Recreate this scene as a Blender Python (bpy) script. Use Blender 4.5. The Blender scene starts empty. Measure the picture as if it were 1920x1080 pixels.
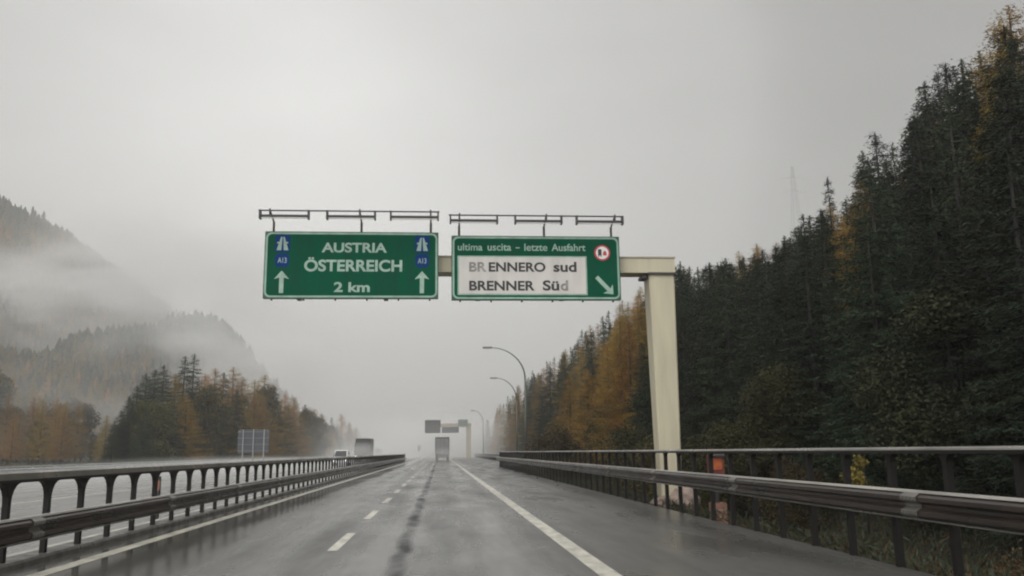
import bpy, math, random
import numpy as np
from mathutils import Vector, Matrix

random.seed(7)
RNG = np.random.default_rng(7)
sc = bpy.context.scene
COL = sc.collection
R = math.radians

# ------------------------------------------------------------------ camera
FPX, CX, CY = 1600.0, 960.0, 540.0            # focal length and centre in photo pixels (1920 x 1080)
ROLL = R(0.8)
_vx, _vy = (825 - CX) / FPX, -(848 - CY) / FPX  # vanishing point of the road
_a = _vx * math.cos(ROLL) + _vy * math.sin(ROLL)
_b = -_vx * math.sin(ROLL) + _vy * math.cos(ROLL)
PITCH = math.atan(-_b)
YAW = math.atan(-_a * math.cos(PITCH))
_f0 = Vector((math.sin(YAW), math.cos(YAW), 0))
_rt = Vector((math.cos(YAW), -math.sin(YAW), 0))
_zz = Vector((0, 0, 1))
FWD = _f0 * math.cos(PITCH) + _zz * math.sin(PITCH)
_up = -_f0 * math.sin(PITCH) + _zz * math.cos(PITCH)
CAMX = math.cos(ROLL) * _rt - math.sin(ROLL) * _up
CAMY = math.sin(ROLL) * _rt + math.cos(ROLL) * _up
EYE = Vector((0, 0, 1.5))
cam_data = bpy.data.cameras.new('camera')
cam_data.sensor_width = 36.0
cam_data.lens = 36.0 * FPX / 1920.0
cam_data.clip_end = 6000
cam_data.clip_start = 0.1
cam = bpy.data.objects.new('camera', cam_data)
COL.objects.link(cam)
M3 = Matrix((CAMX, CAMY, -FWD)).transposed()
cam.matrix_world = Matrix.Translation(EYE) @ M3.to_4x4()
sc.camera = cam

def ray(px, py):
    return CAMX * ((px - CX) / FPX) - CAMY * ((py - CY) / FPX) + FWD
def at(px, py, y):                              # the point at road distance y seen at a photo pixel
    d = ray(px, py)
    return EYE + d * (y / d.y)

# ------------------------------------------------------------------ sky, sun, exposure
SUN_EL, SUN_AZ = R(50), R(205)                  # azimuth from +Y towards +X
world = bpy.data.worlds.new('World')
sc.world = world
world.use_nodes = True
nt = world.node_tree
nt.nodes.clear()
def N(tree, kind, **kw):
    n = tree.nodes.new(kind)
    for k, v in kw.items():
        setattr(n, k, v)
    return n
w_out = N(nt, 'ShaderNodeOutputWorld')
w_bg = N(nt, 'ShaderNodeBackground')
w_sky = N(nt, 'ShaderNodeTexSky', sky_type='NISHITA', sun_disc=False, sun_elevation=SUN_EL, sun_rotation=SUN_AZ,
          air_density=1.0, dust_density=4.0, ozone_density=1.0)
w_hs = N(nt, 'ShaderNodeHueSaturation')
w_hs.inputs['Saturation'].default_value = 0.06
w_tc = N(nt, 'ShaderNodeTexCoord')
w_map = N(nt, 'ShaderNodeMapping')
w_map.inputs['Scale'].default_value = (1, 1, 2.2)
w_noise = N(nt, 'ShaderNodeTexNoise')
w_noise.inputs['Scale'].default_value = 1.6
w_noise.inputs['Detail'].default_value = 4
w_noise.inputs['Roughness'].default_value = 0.45
w_cl = N(nt, 'ShaderNodeMapRange')
w_cl.inputs['From Min'].default_value = 0.3
w_cl.inputs['From Max'].default_value = 0.7
w_cl.inputs['To Min'].default_value = 4.9
w_cl.inputs['To Max'].default_value = 6.9
# thin cloud ahead, thick cloud over the forest on the right: a broad cosine round the bright gap
w_dot = N(nt, 'ShaderNodeVectorMath', operation='DOT_PRODUCT')
_bd = ray(560, 230).normalized()
w_dot.inputs[1].default_value = tuple(_bd)
w_gap = N(nt, 'ShaderNodeFloatCurve')
_cv = w_gap.mapping.curves[0]
w_gap.mapping.clip_max_y = 4.0
_cv.points[0].location = (0.0, 2.3); _cv.points[1].location = (1.0, 1.30)   # x = (dot + 1) / 2
for _p in ((0.6, 1.95), (0.78, 1.0), (0.88, 0.42), (0.94, 0.70)):
    _cv.points.new(*_p)
w_gap.mapping.update()
w_half = N(nt, 'ShaderNodeMapRange')
w_half.inputs['From Min'].default_value = -1.0
w_mul = N(nt, 'ShaderNodeMath', operation='MULTIPLY')
w_mix = N(nt, 'ShaderNodeMix', data_type='RGBA')
w_mix.inputs['Factor'].default_value = 0.85
w_mc = N(nt, 'ShaderNodeMix', data_type='RGBA', blend_type='MULTIPLY')
w_mc.inputs['Factor'].default_value = 1.0
w_mc.inputs[7].default_value = (1.0, 0.993, 0.975, 1)
L = nt.links.new
L(w_sky.outputs[0], w_hs.inputs['Color'])
L(w_tc.outputs['Generated'], w_map.inputs['Vector'])
L(w_map.outputs[0], w_noise.inputs['Vector'])
L(w_noise.outputs['Fac'], w_cl.inputs['Value'])
L(w_tc.outputs['Generated'], w_dot.inputs[0])
L(w_dot.outputs['Value'], w_half.inputs['Value'])
L(w_half.outputs[0], w_gap.inputs['Value'])
L(w_cl.outputs[0], w_mul.inputs[0])
L(w_gap.outputs[0], w_mul.inputs[1])
L(w_hs.outputs[0], w_mix.inputs[6])
L(w_mul.outputs[0], w_mix.inputs[7])
L(w_mix.outputs[2], w_mc.inputs[6])
L(w_mc.outputs[2], w_bg.inputs['Color'])
w_bg.inputs['Strength'].default_value = 0.115
L(w_bg.outputs[0], w_out.inputs['Surface'])

sun_data = bpy.data.lights.new('sun', 'SUN')
sun_data.energy = 1.2
sun_data.angle = R(25)
sun_data.color = (1.0, 0.97, 0.92)
sun = bpy.data.objects.new('sun', sun_data)
COL.objects.link(sun)
_sd = Vector((math.sin(SUN_AZ) * math.cos(SUN_EL), math.cos(SUN_AZ) * math.cos(SUN_EL), math.sin(SUN_EL)))
sun.rotation_euler = (-_sd).to_track_quat('-Z', 'Y').to_euler()

sc.view_settings.view_transform = 'Standard'
sc.view_settings.look = 'None'
sc.view_settings.exposure = 0.0
sc.view_settings.gamma = 1.0
sc.view_settings.use_curve_mapping = False
sc.cycles.use_denoising = True
sc.cycles.filter_width = 2.1                     # the photograph is soft
sc.cycles.max_bounces = 6
sc.cycles.diffuse_bounces = 3
sc.cycles.glossy_bounces = 3
sc.cycles.volume_bounces = 2
sc.cycles.transparent_max_bounces = 16
sc.cycles.sample_clamp_indirect = 4.0
sc.cycles.volume_max_steps = 256

# ------------------------------------------------------------------ materials
def mat(name, color, rough=0.6, metal=0.0, var=0.0, scale=4.0, bump=0.0, bscale=30.0, rvar=0.0, hue=0.0, spec=0.5,
        coat=0.0, stretch=None, color2=None, rand=0.0, detail=5.0):
    m = bpy.data.materials.new(name)
    m.use_nodes = True
    t = m.node_tree
    bs = t.nodes['Principled BSDF']
    bs.inputs['Base Color'].default_value = (*color, 1)
    bs.inputs['Roughness'].default_value = rough
    bs.inputs['Metallic'].default_value = metal
    bs.inputs['Specular IOR Level'].default_value = spec
    bs.inputs['Coat Weight'].default_value = coat
    bs.inputs['Coat Roughness'].default_value = 0.12
    tc = N(t, 'ShaderNodeTexCoord')
    vec = tc.outputs['Object']
    if stretch:
        mp = N(t, 'ShaderNodeMapping')
        mp.inputs['Scale'].default_value = stretch
        t.links.new(vec, mp.inputs['Vector'])
        vec = mp.outputs[0]
    src = None
    if var or color2 or rvar:
        nz = N(t, 'ShaderNodeTexNoise')
        nz.inputs['Scale'].default_value = scale
        nz.inputs['Detail'].default_value = detail
        nz.inputs['Roughness'].default_value = 0.6
        t.links.new(vec, nz.inputs['Vector'])
        mr = N(t, 'ShaderNodeMapRange')
        mr.inputs['From Min'].default_value = 0.32
        mr.inputs['From Max'].default_value = 0.68
        t.links.new(nz.outputs['Fac'], mr.inputs['Value'])
        mx = N(t, 'ShaderNodeMix', data_type='RGBA')
        c2 = color2 or tuple(max(0, c * (1 - var)) for c in color)
        c1 = color if color2 else tuple(c * (1 + var * 0.6) for c in color)
        mx.inputs[6].default_value = (*c1, 1)
        mx.inputs[7].default_value = (*c2, 1)
        t.links.new(mr.outputs[0], mx.inputs['Factor'])
        src = mx.outputs[2]
        if rvar:
            rr = N(t, 'ShaderNodeMapRange')
            rr.inputs['From Min'].default_value = 0.32
            rr.inputs['From Max'].default_value = 0.68
            rr.inputs['To Min'].default_value = max(0.03, rough - rvar)
            rr.inputs['To Max'].default_value = min(1, rough + rvar)
            t.links.new(nz.outputs['Fac'], rr.inputs['Value'])
            t.links.new(rr.outputs[0], bs.inputs['Roughness'])
    if rand:
        oi = N(t, 'ShaderNodeObjectInfo')
        hs = N(t, 'ShaderNodeHueSaturation')
        if src is not None:
            t.links.new(src, hs.inputs['Color'])
        else:
            hs.inputs['Color'].default_value = (*color, 1)
        a = N(t, 'ShaderNodeMapRange')
        a.inputs['To Min'].default_value = 1 - rand
        a.inputs['To Max'].default_value = 1 + rand
        t.links.new(oi.outputs['Random'], a.inputs['Value'])
        t.links.new(a.outputs[0], hs.inputs['Value'])
        if hue:
            ml = N(t, 'ShaderNodeMath', operation='MULTIPLY')
            ml.inputs[1].default_value = 7.31
            fr = N(t, 'ShaderNodeMath', operation='FRACT')
            h = N(t, 'ShaderNodeMapRange')
            h.inputs['To Min'].default_value = 0.5 - hue
            h.inputs['To Max'].default_value = 0.5 + hue
            t.links.new(oi.outputs['Random'], ml.inputs[0])
            t.links.new(ml.outputs[0], fr.inputs[0])
            t.links.new(fr.outputs[0], h.inputs['Value'])
            t.links.new(h.outputs[0], hs.inputs['Hue'])
        src = hs.outputs['Color']
    if src is not None:
        t.links.new(src, bs.inputs['Base Color'])
    if bump:
        bn = N(t, 'ShaderNodeTexNoise')
        bn.inputs['Scale'].default_value = bscale
        bn.inputs['Detail'].default_value = 3
        bp = N(t, 'ShaderNodeBump')
        bp.inputs['Strength'].default_value = bump
        bp.inputs['Distance'].default_value = 0.02
        t.links.new(tc.outputs['Object'], bn.inputs['Vector'])
        t.links.new(bn.outputs['Fac'], bp.inputs['Height'])
        t.links.new(bp.outputs[0], bs.inputs['Normal'])
    return m

def emis(name, color, e):
    m = mat(name, color, 0.4)
    b = m.node_tree.nodes['Principled BSDF']
    b.inputs['Emission Color'].default_value = (*color, 1)
    b.inputs['Emission Strength'].default_value = e
    return m

MAT = {
    'corten': mat('wet brown steel', (0.018, 0.015, 0.014), 0.36, 0.0, color2=(0.034, 0.022, 0.016), scale=2.2, stretch=(1, 0.5, 1), detail=8, rvar=0.12, spec=0.5, coat=0.25),
    'post_steel': mat('dark post steel', (0.010, 0.009, 0.008), 0.6, 0.0, var=0.4, scale=3, spec=0.3),
    'rail_sheen': mat('wet weathered steel with sky sheen', (0.20, 0.19, 0.17), 0.32, 0.3, var=0.4, scale=2.5, rvar=0.12, stretch=(1, 0.3, 1)),  # pale tone stands for sky shining on the rail's upward faces
    'lip': mat('steel with painted sky glint', (0.55, 0.53, 0.49), 0.35, 0.0, var=0.35, scale=2, stretch=(1, 0.25, 1)),  # light base colour holds the reflected sky
    'galv': mat('galvanised steel', (0.42, 0.43, 0.43), 0.42, 0.6, var=0.25, scale=6, rvar=0.1),
    'cream': mat('cream painted concrete', (0.55, 0.505, 0.37), 0.55, 0, color2=(0.45, 0.41, 0.30), scale=1.6, stretch=(2.2, 2.2, 0.3), detail=8, bump=0.08, bscale=25),
    'cream_dirty': mat('grimy cream paint', (0.40, 0.36, 0.28), 0.6, 0, var=0.3, scale=2.5),
    'dark_steel': mat('dark steel', (0.05, 0.045, 0.045), 0.45, 0.4, var=0.3, scale=8),
    'green': mat('sign green', (0.003, 0.085, 0.045), 0.8, 0, color2=(0.010, 0.062, 0.038), scale=2.2, stretch=(1.6, 1, 0.35), spec=0.02, detail=8),
    'green_edge': mat('sign edge green', (0.02, 0.07, 0.045), 0.5, 0, var=0.2, scale=4),
    'pale': mat('reflective sign white', (0.30, 0.43, 0.36), 0.6, 0, var=0.2, scale=4),
    'border': mat('sign border', (0.25, 0.40, 0.32), 0.45, 0, var=0.25, scale=3),
    'panel_white': mat('worn white panel', (0.60, 0.58, 0.55), 0.5, 0, color2=(0.50, 0.48, 0.455), scale=1.8, stretch=(1.5, 1, 0.5), detail=8),
    'letter_black': mat('black lettering', (0.02, 0.02, 0.022), 0.5, 0),
    'letter_worn': mat('worn black lettering', (0.13, 0.125, 0.12), 0.5, 0, color2=(0.30, 0.29, 0.28), scale=6),
    'blue': mat('sign blue', (0.010, 0.04, 0.16), 0.8, 0, var=0.1, scale=3, spec=0.02),
    'red': mat('sign red', (0.50, 0.03, 0.05), 0.45, 0, var=0.1, scale=3),
    'white': mat('white paint', (0.78, 0.78, 0.76), 0.4, 0, var=0.08, scale=3),
    'marking': None,
    'concrete': mat('wet concrete kerb', (0.10, 0.095, 0.085), 0.4, 0, var=0.4, scale=3, rvar=0.15, bump=0.3, bscale=25),
    'lamp_grey': mat('lamp post grey', (0.10, 0.105, 0.09), 0.45, 0.5, var=0.2, scale=3),
    'glass': mat('dark window glass', (0.02, 0.022, 0.025), 0.08, 0, spec=0.8),
    'tyre': mat('tyre rubber', (0.02, 0.02, 0.02), 0.8, 0, var=0.2),
    'truck_body': mat('grey truck tarpaulin', (0.20, 0.19, 0.20), 0.5, 0, var=0.2, scale=1),
    'truck_dark': mat('dark truck frame', (0.03, 0.03, 0.032), 0.5, 0.1, var=0.2, scale=2),
    'tail': emis('tail lamp red', (0.20, 0.02, 0.015), 0.1),
    'head': emis('headlamp white', (0.9, 0.9, 0.85), 3.0),
    'orange': mat('amber lamp lens', (0.42, 0.115, 0.03), 0.35, 0, color2=(0.30, 0.05, 0.02), scale=9),
    'brick': mat('reddish plinth', (0.26, 0.13, 0.09), 0.6, 0, var=0.5, scale=9),
    'rock': mat('pale boulder', (0.26, 0.20, 0.165), 0.65, 0, var=0.5, scale=3, bump=0.6, bscale=8),
    'bark': mat('wet bark', (0.020, 0.017, 0.014), 0.8, 0, var=0.4, scale=6, rand=0.2),
    'spruce': mat('spruce needles', (0.021, 0.031, 0.015), 0.75, 0, var=0.5, scale=0.7, rand=0.45, hue=0.035, spec=0.25),
    'spruce_grey': mat('grey green needles', (0.042, 0.052, 0.032), 0.75, 0, var=0.4, scale=0.7, rand=0.3, hue=0.02, spec=0.25),
    'larch': mat('autumn larch needles', (0.34, 0.190, 0.036), 0.8, 0, color2=(0.14, 0.10, 0.028), scale=0.5, rand=0.3, hue=0.02, spec=0.2),
    'olive': mat('olive leaves', (0.06, 0.052, 0.018), 0.7, 0, var=0.5, scale=1.2, rand=0.3, hue=0.03, spec=0.25),
    'olive_dark': mat('dull green leaves', (0.038, 0.040, 0.016), 0.7, 0, var=0.5, scale=1.2, rand=0.35, hue=0.04, spec=0.2),
    'yellow': mat('yellow leaves', (0.13, 0.10, 0.018), 0.7, 0, var=0.6, scale=5, rand=0.2, spec=0.25),
    'brown_leaf': mat('fallen brown leaves', (0.10, 0.055, 0.02), 0.7, 0, color2=(0.03, 0.03, 0.015), scale=4, spec=0.3),
    'soil': mat('wet forest soil', (0.022, 0.019, 0.012), 0.85, 0, color2=(0.022, 0.024, 0.012), scale=0.35, bump=0.6, bscale=3, spec=0.2),
    'grass': mat('wet verge grass', (0.045, 0.05, 0.02), 0.85, 0, color2=(0.09, 0.065, 0.025), scale=0.06, bump=0.5, bscale=2, spec=0.2),
    'mountain': mat('forested mountainside', (0.045, 0.042, 0.025), 0.9, 0, color2=(0.10, 0.06, 0.03), scale=0.012, spec=0.1),
    'van_white': mat('white van paint', (0.8, 0.8, 0.8), 0.3, 0, coat=0.5),
    'van_grey': mat('grey van paint', (0.08, 0.085, 0.085), 0.3, 0, coat=0.5),
    'sign_back': mat('blue grey sign back', (0.062, 0.070, 0.082), 0.5, 0.1, var=0.3, scale=2, stretch=(0.5, 1, 3)),
    'matrix_dark': mat('dark matrix display', (0.018, 0.02, 0.02), 0.5, 0, var=0.2, scale=2),
    'panel_grey': mat('grey panel', (0.16, 0.165, 0.16), 0.5, 0, var=0.2, scale=1.5),
    'dull_red': mat('dull red plastic', (0.16, 0.035, 0.03), 0.5, 0, var=0.4, scale=4),
    'pylon': mat('pylon steel', (0.2, 0.2, 0.2), 0.6, 0.4),
}

def road_material():
    m = bpy.data.materials.new('wet asphalt')
    m.use_nodes = True
    t = m.node_tree
    bs = t.nodes['Principled BSDF']
    lk = t.links.new
    tc = N(t, 'ShaderNodeTexCoord')
    def noise(scale, stretch, detail=4, rough=0.55):
        mp = N(t, 'ShaderNodeMapping'); mp.inputs['Scale'].default_value = stretch
        nz = N(t, 'ShaderNodeTexNoise'); nz.inputs['Scale'].default_value = scale
        nz.inputs['Detail'].default_value = detail; nz.inputs['Roughness'].default_value = rough
        lk(tc.outputs['Object'], mp.inputs[0]); lk(mp.outputs[0], nz.inputs['Vector'])
        return nz.outputs['Fac']
    def rng(src, a, b, c, d):
        r = N(t, 'ShaderNodeMapRange')
        for k, v in (('From Min', a), ('From Max', b), ('To Min', c), ('To Max', d)):
            r.inputs[k].default_value = v
        lk(src, r.inputs['Value']); return r.outputs[0]
    def op(o, a, b):
        n = N(t, 'ShaderNodeMath', operation=o)
        for i, v in enumerate((a, b)):
            if isinstance(v, (int, float)): n.inputs[i].default_value = v
            else: lk(v, n.inputs[i])
        return n.outputs[0]
    grain = noise(40, (1, 1, 1), 3)
    streak = noise(1.1, (1.0, 0.09, 1), 5)         # streaks along the driving direction
    patch = noise(0.5, (1, 0.35, 1), 4)
    mx = N(t, 'ShaderNodeMix', data_type='RGBA')
    mx.inputs[6].default_value = (0.095, 0.093, 0.087, 1)
    mx.inputs[7].default_value = (0.055, 0.054, 0.051, 1)
    lk(rng(op('ADD', op('MULTIPLY', streak, 0.6), op('MULTIPLY', grain, 0.4)), 0.35, 0.65, 0, 1), mx.inputs['Factor'])
    # the dark longitudinal joint between the two paving strips
    sep = N(t, 'ShaderNodeSeparateXYZ'); lk(tc.outputs['Object'], sep.inputs[0])
    wob = op('MULTIPLY', op('SUBTRACT', noise(0.6, (0, 1, 0), 4), 0.5), 0.28)
    dist = op('ABSOLUTE', op('ADD', op('ADD', sep.outputs['X'], 0.585), wob), 0)
    seam = rng(dist, 0.05, 0.17, 1, 0)
    seam = op('MULTIPLY', seam, rng(noise(1.3, (1, 0.5, 1), 3), 0.35, 0.6, 0.35, 1.0))
    mx2 = N(t, 'ShaderNodeMix', data_type='RGBA')
    lk(mx.outputs[2], mx2.inputs[6]); mx2.inputs[7].default_value = (0.012, 0.012, 0.012, 1)
    lk(seam, mx2.inputs['Factor'])
    lk(mx2.outputs[2], bs.inputs['Base Color'])
    ro = rng(op('ADD', op('MULTIPLY', streak, 0.5), op('MULTIPLY', patch, 0.5)), 0.36, 0.64, 0.16, 0.46)
    ro = op('ADD', ro, op('MULTIPLY', seam, 0.35))
    ro = op('MULTIPLY', ro, rng(sep.outputs['X'], -4.3, -3.0, 0.45, 1.0))
    # worn wheel tracks hold a film of water
    def track(xc):
        return rng(op('ABSOLUTE', op('ADD', op('SUBTRACT', sep.outputs['X'], xc), op('MULTIPLY', wob, 1.5)), 0), 0.12, 0.5, 1, 0)
    tr = op('MAXIMUM', op('MAXIMUM', track(-0.75), track(1.05)), op('MAXIMUM', track(-4.3), track(-2.6)))
    tr = op('MULTIPLY', tr, rng(noise(0.9, (1, 0.12, 1), 4), 0.35, 0.6, 0.2, 1.0))
    ro = op('MULTIPLY', ro, op('SUBTRACT', 1.0, op('MULTIPLY', tr, 0.45)))
    puddle = rng(noise(0.45, (1, 0.25, 1), 5), 0.50, 0.72, 0, 1)
    ro = op('MULTIPLY', ro, op('SUBTRACT', 1.0, op('MULTIPLY', puddle, 0.5)))
    ro = op('MULTIPLY', ro, rng(sep.outputs['X'], 2.2, 3.4, 1.0, 1.25))
    lk(ro, bs.inputs['Roughness'])
    bs.inputs['IOR'].default_value = 1.36
    bp = N(t, 'ShaderNodeBump'); bp.inputs['Strength'].default_value = 0.04; bp.inputs['Distance'].default_value = 0.01
    lk(op('ADD', op('MULTIPLY', grain, 0.6), op('MULTIPLY', noise(6, (1, 0.4, 1), 3), 1.4)), bp.inputs['Height'])
    lk(bp.outputs[0], bs.inputs['Normal'])
    return m
MAT['road'] = road_material()
MAT['road_spray_pale'] = mat('spray-pale wet asphalt', (0.20, 0.20, 0.195), 0.3, 0, var=0.3, scale=0.8, stretch=(1, 0.12, 1), rvar=0.12)  # lighter base colour stands for spray and wet sheen over the asphalt
MAT['marking'] = mat('worn road paint', (0.60, 0.58, 0.49), 0.36, 0, color2=(0.26, 0.25, 0.22), scale=4, detail=8, stretch=(1, 0.4, 1), bump=0.15, bscale=40)

# ------------------------------------------------------------------ mesh helpers
class MB:
    def __init__(s):
        s.v, s.f, s.n = [], [], 0
    def add(s, verts, faces):
        s.v += [tuple(p) for p in verts]
        s.f += [tuple(i + s.n for i in f) for f in faces]
        s.n += len(verts)
        return s
    def box(s, x0, y0, z0, x1, y1, z1, bevel=0.0):
        if bevel > 0:
            b = bevel
            pr = [(x0 + b, z0), (x1 - b, z0), (x1, z0 + b), (x1, z1 - b), (x1 - b, z1), (x0 + b, z1), (x0, z1 - b), (x0, z0 + b)]
            return s.prism_y(pr, y0, y1)
        v = [(x, y, z) for z in (z0, z1) for (x, y) in ((x0, y0), (x1, y0), (x1, y1), (x0, y1))]
        return s.add(v, [(3, 2, 1, 0), (4, 5, 6, 7), (0, 1, 5, 4), (1, 2, 6, 5), (2, 3, 7, 6), (3, 0, 4, 7)])
    def prism_y(s, poly, y0, y1):                # polygon in (x, z), counter-clockwise seen from -Y
        n = len(poly)
        v = [(x, y0, z) for x, z in poly] + [(x, y1, z) for x, z in poly]
        f = [tuple(range(n)), tuple(range(2 * n - 1, n - 1, -1))]
        f += [(i, i + n, (i + 1) % n + n, (i + 1) % n) for i in range(n)]
        return s.add(v, f)
    def prism_x(s, poly, x0, x1):                # polygon in (y, z)
        n = len(poly)
        v = [(x0, y, z) for y, z in poly] + [(x1, y, z) for y, z in poly]
        f = [tuple(range(n - 1, -1, -1)), tuple(range(n, 2 * n))]
        f += [((i + 1) % n, (i + 1) % n + n, i + n, i) for i in range(n)]
        return s.add(v, f)
    def ring_y(s, outer, inner, y0, y1):
        n = len(outer)
        v = []
        for y in (y0, y1):
            v += [(x, y, z) for x, z in outer] + [(x, y, z) for x, z in inner]
        f = []
        for i in range(n):
            j = (i + 1) % n
            f += [(i, j, n + j, n + i), (2 * n + i, 3 * n + i, 3 * n + j, 2 * n + j), (i, 2 * n + i, 2 * n + j, j), (n + i, n + j, 3 * n + j, 3 * n + i)]
        return s.add(v, f)
    def tube(s, pts, rad, sides=10, cap=True):
        pts = [Vector(p) for p in pts]
        rads = rad if isinstance(rad, (list, tuple)) else [rad] * len(pts)
        v = []
        for i, p in enumerate(pts):
            d = (pts[min(i + 1, len(pts) - 1)] - pts[max(i - 1, 0)]).normalized()
            a = d.cross(Vector((0, 1, 0.03)) if abs(d.y) < 0.9 else Vector((1, 0, 0))).normalized()
            b = d.cross(a)
            for k in range(sides):
                t = 2 * math.pi * k / sides
                v.append(p + (a * math.cos(t) + b * math.sin(t)) * rads[i])
        f = []
        for i in range(len(pts) - 1):
            for k in range(sides):
                j = (k + 1) % sides
                f.append((i * sides + k, i * sides + j, (i + 1) * sides + j, (i + 1) * sides + k))
        if cap:
            f.append(tuple(range(sides - 1, -1, -1)))
            f.append(tuple(range((len(pts) - 1) * sides, len(pts) * sides)))
        return s.add(v, f)
    def mesh(s, name, m, smooth=False):
        me = bpy.data.meshes.new(name)
        me.from_pydata(s.v, [], s.f)
        me.materials.append(m)
        if smooth:
            me.polygons.foreach_set('use_smooth', [True] * len(me.polygons))
        me.update()
        return me
    def build(s, name, m, parent=None, smooth=False, loc=None):
        return link(name, s.mesh(name, m, smooth), parent, loc)

def link(name, me, parent=None, loc=None):
    o = bpy.data.objects.new(name, me)
    COL.objects.link(o)
    if parent is not None:
        o.parent = parent
    if loc is not None:
        o.location = loc
    return o

def tag(o, label=None, cat=None, group=None, kind=None):
    for k, v in (('label', label), ('category', cat), ('group', group), ('kind', kind)):
        if v:
            o[k] = v
    return o

def thing(name, label, cat, loc=(0, 0, 0), rotz=0.0, group=None):
    o = bpy.data.objects.new(name, None)
    o.empty_display_size = 0.3
    COL.objects.link(o)
    o.location = loc
    o.rotation_euler = (0, 0, rotz)
    return tag(o, label, cat, group)

def struct(name, mb, m, smooth=False):
    return tag(mb.build(name, m, smooth=smooth), kind='structure')

def np_mesh(name, verts, faces, m, smooth=False):
    verts = np.asarray(verts, np.float32); faces = np.asarray(faces, np.int32)
    me = bpy.data.meshes.new(name)
    k = faces.shape[1]
    me.vertices.add(len(verts)); me.vertices.foreach_set('co', verts.ravel())
    me.loops.add(faces.size); me.loops.foreach_set('vertex_index', faces.ravel())
    me.polygons.add(len(faces))
    me.polygons.foreach_set('loop_start', np.arange(0, faces.size, k, dtype=np.int32))
    me.polygons.foreach_set('loop_total', np.full(len(faces), k, np.int32))
    me.materials.append(m)
    me.update(calc_edges=True)
    if smooth:
        me.polygons.foreach_set('use_smooth', np.ones(len(faces), bool))
    return me

# ------------------------------------------------------------------ ground, road, markings
def edge_x(y):                                   # right edge of the paved road
    return np.interp(y, [-100, 84, 100, 2000], [5.75, 5.75, 9.4, 9.4])
def ss(x, a, b):
    t = np.clip((x - a) / (b - a), 0, 1)
    return t * t * (3 - 2 * t)
def ground_h(x, y):
    x = np.asarray(x, float); y = np.asarray(y, float)
    d = x - (edge_x(y) + 0.25)
    drop = np.interp(y, [0, 40, 90], [1.15, 0.9, 0.35])
    h = -0.12 - drop * ss(d, 0.0, 2.2) + (drop + 0.2) * ss(d, 2.5, 8)
    h = h + np.clip(d - 7, 0, 62) * 0.42 + np.clip(d - 69, 0, 400) * 0.05
    h = h + np.where(d > 4, 0.35 * np.sin(x * 0.55 + y * 0.13) * np.sin(y * 0.31 + 1.3) * ss(d, 4, 14), 0)
    dl = -31.5 - x
    h = h - 0.5 * ss(dl, 0, 4) + np.clip(dl - 8, 0, 300) * 0.03
    return np.where(d < 0, np.where(dl > 0, h, -0.12), h)
def grid_mesh(name, xs, ys, hfun, m):
    X, Y = np.meshgrid(xs, ys)
    Z = hfun(X, Y)
    v = np.stack([X, Y, Z], -1).reshape(-1, 3)
    nx, ny = len(xs), len(ys)
    i = np.arange((ny - 1) * nx).reshape(ny - 1, nx)[:, :-1].ravel()
    return np_mesh(name, v, np.stack([i, i + 1, i + nx + 1, i + nx], 1), m, True)
xs = np.concatenate([np.linspace(-1400, -120, 14), np.linspace(-100, -34, 12), [-31.5, -25, -15, -5, 3, 5.6, 5.9], np.arange(6.2, 14, 0.4), np.arange(14, 40, 1.5), np.linspace(42, 90, 16), np.linspace(110, 1400, 12)])
ys = np.concatenate([np.arange(-80, 0, 10), np.arange(0, 40, 0.8), np.arange(40, 140, 3), np.linspace(145, 400, 30), np.linspace(450, 1900, 14)])
tag(link('ground', grid_mesh('ground', xs, ys, ground_h, MAT['soil'])), kind='structure')

mb = MB()
ry = [-40, 0, 20, 40, 60, 84, 88, 92, 96, 100, 150, 250, 400, 700, 1200]
vv, ff = [], []
for y in ry:
    vv += [(-6.22, y, 0), (-6.2, y, 0), (float(edge_x(y)) + 0.05, y, 0)]
for i in range(len(ry) - 1):
    ff += [(3 * i, 3 * i + 1, 3 * i + 4, 3 * i + 3), (3 * i + 1, 3 * i + 2, 3 * i + 5, 3 * i + 4)]
mb.add(vv, ff)
# the deck's outer face, so that the edge has thickness
dv, df = [], []
for y in ry:
    dv += [(float(edge_x(y)) + 0.05, y, 0), (float(edge_x(y)) + 0.05, y, -0.32)]
for i in range(len(ry) - 1):
    df.append((2 * i, 2 * i + 1, 2 * i + 3, 2 * i + 2))
mb.add(dv, df)
struct('road', mb, MAT['road'])
struct('opposite_carriageway', MB().add([(-31.2, -40, 0), (-6.22, -40, 0), (-6.22, 1200, 0), (-31.2, 1200, 0)], [(0, 1, 2, 3)]), MAT['road_spray_pale'])

def strip(name, x0, x1, y0, y1, z=0.004, xe=None):
    m_ = MB()
    n = max(2, int((y1 - y0) / 6))
    v, f = [], []
    for i in range(n + 1):
        y = y0 + (y1 - y0) * i / n
        sh = 0 if xe is None else xe(y)
        v += [(x0 + sh, y, z), (x1 + sh, y, z)]
    for i in range(n):
        f.append((2 * i, 2 * i + 1, 2 * i + 3, 2 * i + 2))
    m_.add(v, f)
    return tag(m_.build(name, MAT['marking']), kind='structure')
strip('edge_line', -5.33, -5.08, -20, 500)
strip('edge_line', 1.93, 2.20, -20, 84)
strip('edge_line', 2.00, 2.24, 86.5, 300)
strip('edge_line', -6.78, -6.56, -20, 500)
strip('edge_line', -14.3, -14.08, -20, 500)
for y0 in [1.1 + 6.5 * k for k in range(30)]:
    strip('lane_line', -1.77, -1.60, y0, y0 + 3.0)
    strip('lane_line', -10.5, -10.33, y0 + 2, y0 + 5)
for y0 in [92 + 4.5 * k for k in range(14)]:
    strip('lane_line', 2.6, 2.85, y0, y0 + 2.2)

# low concrete kerbs carry the barriers
mb = MB().box(-6.25, -30, -0.1, -5.80, 600, 0.10, 0.03); struct('median_kerb', mb, MAT['concrete'])

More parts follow.
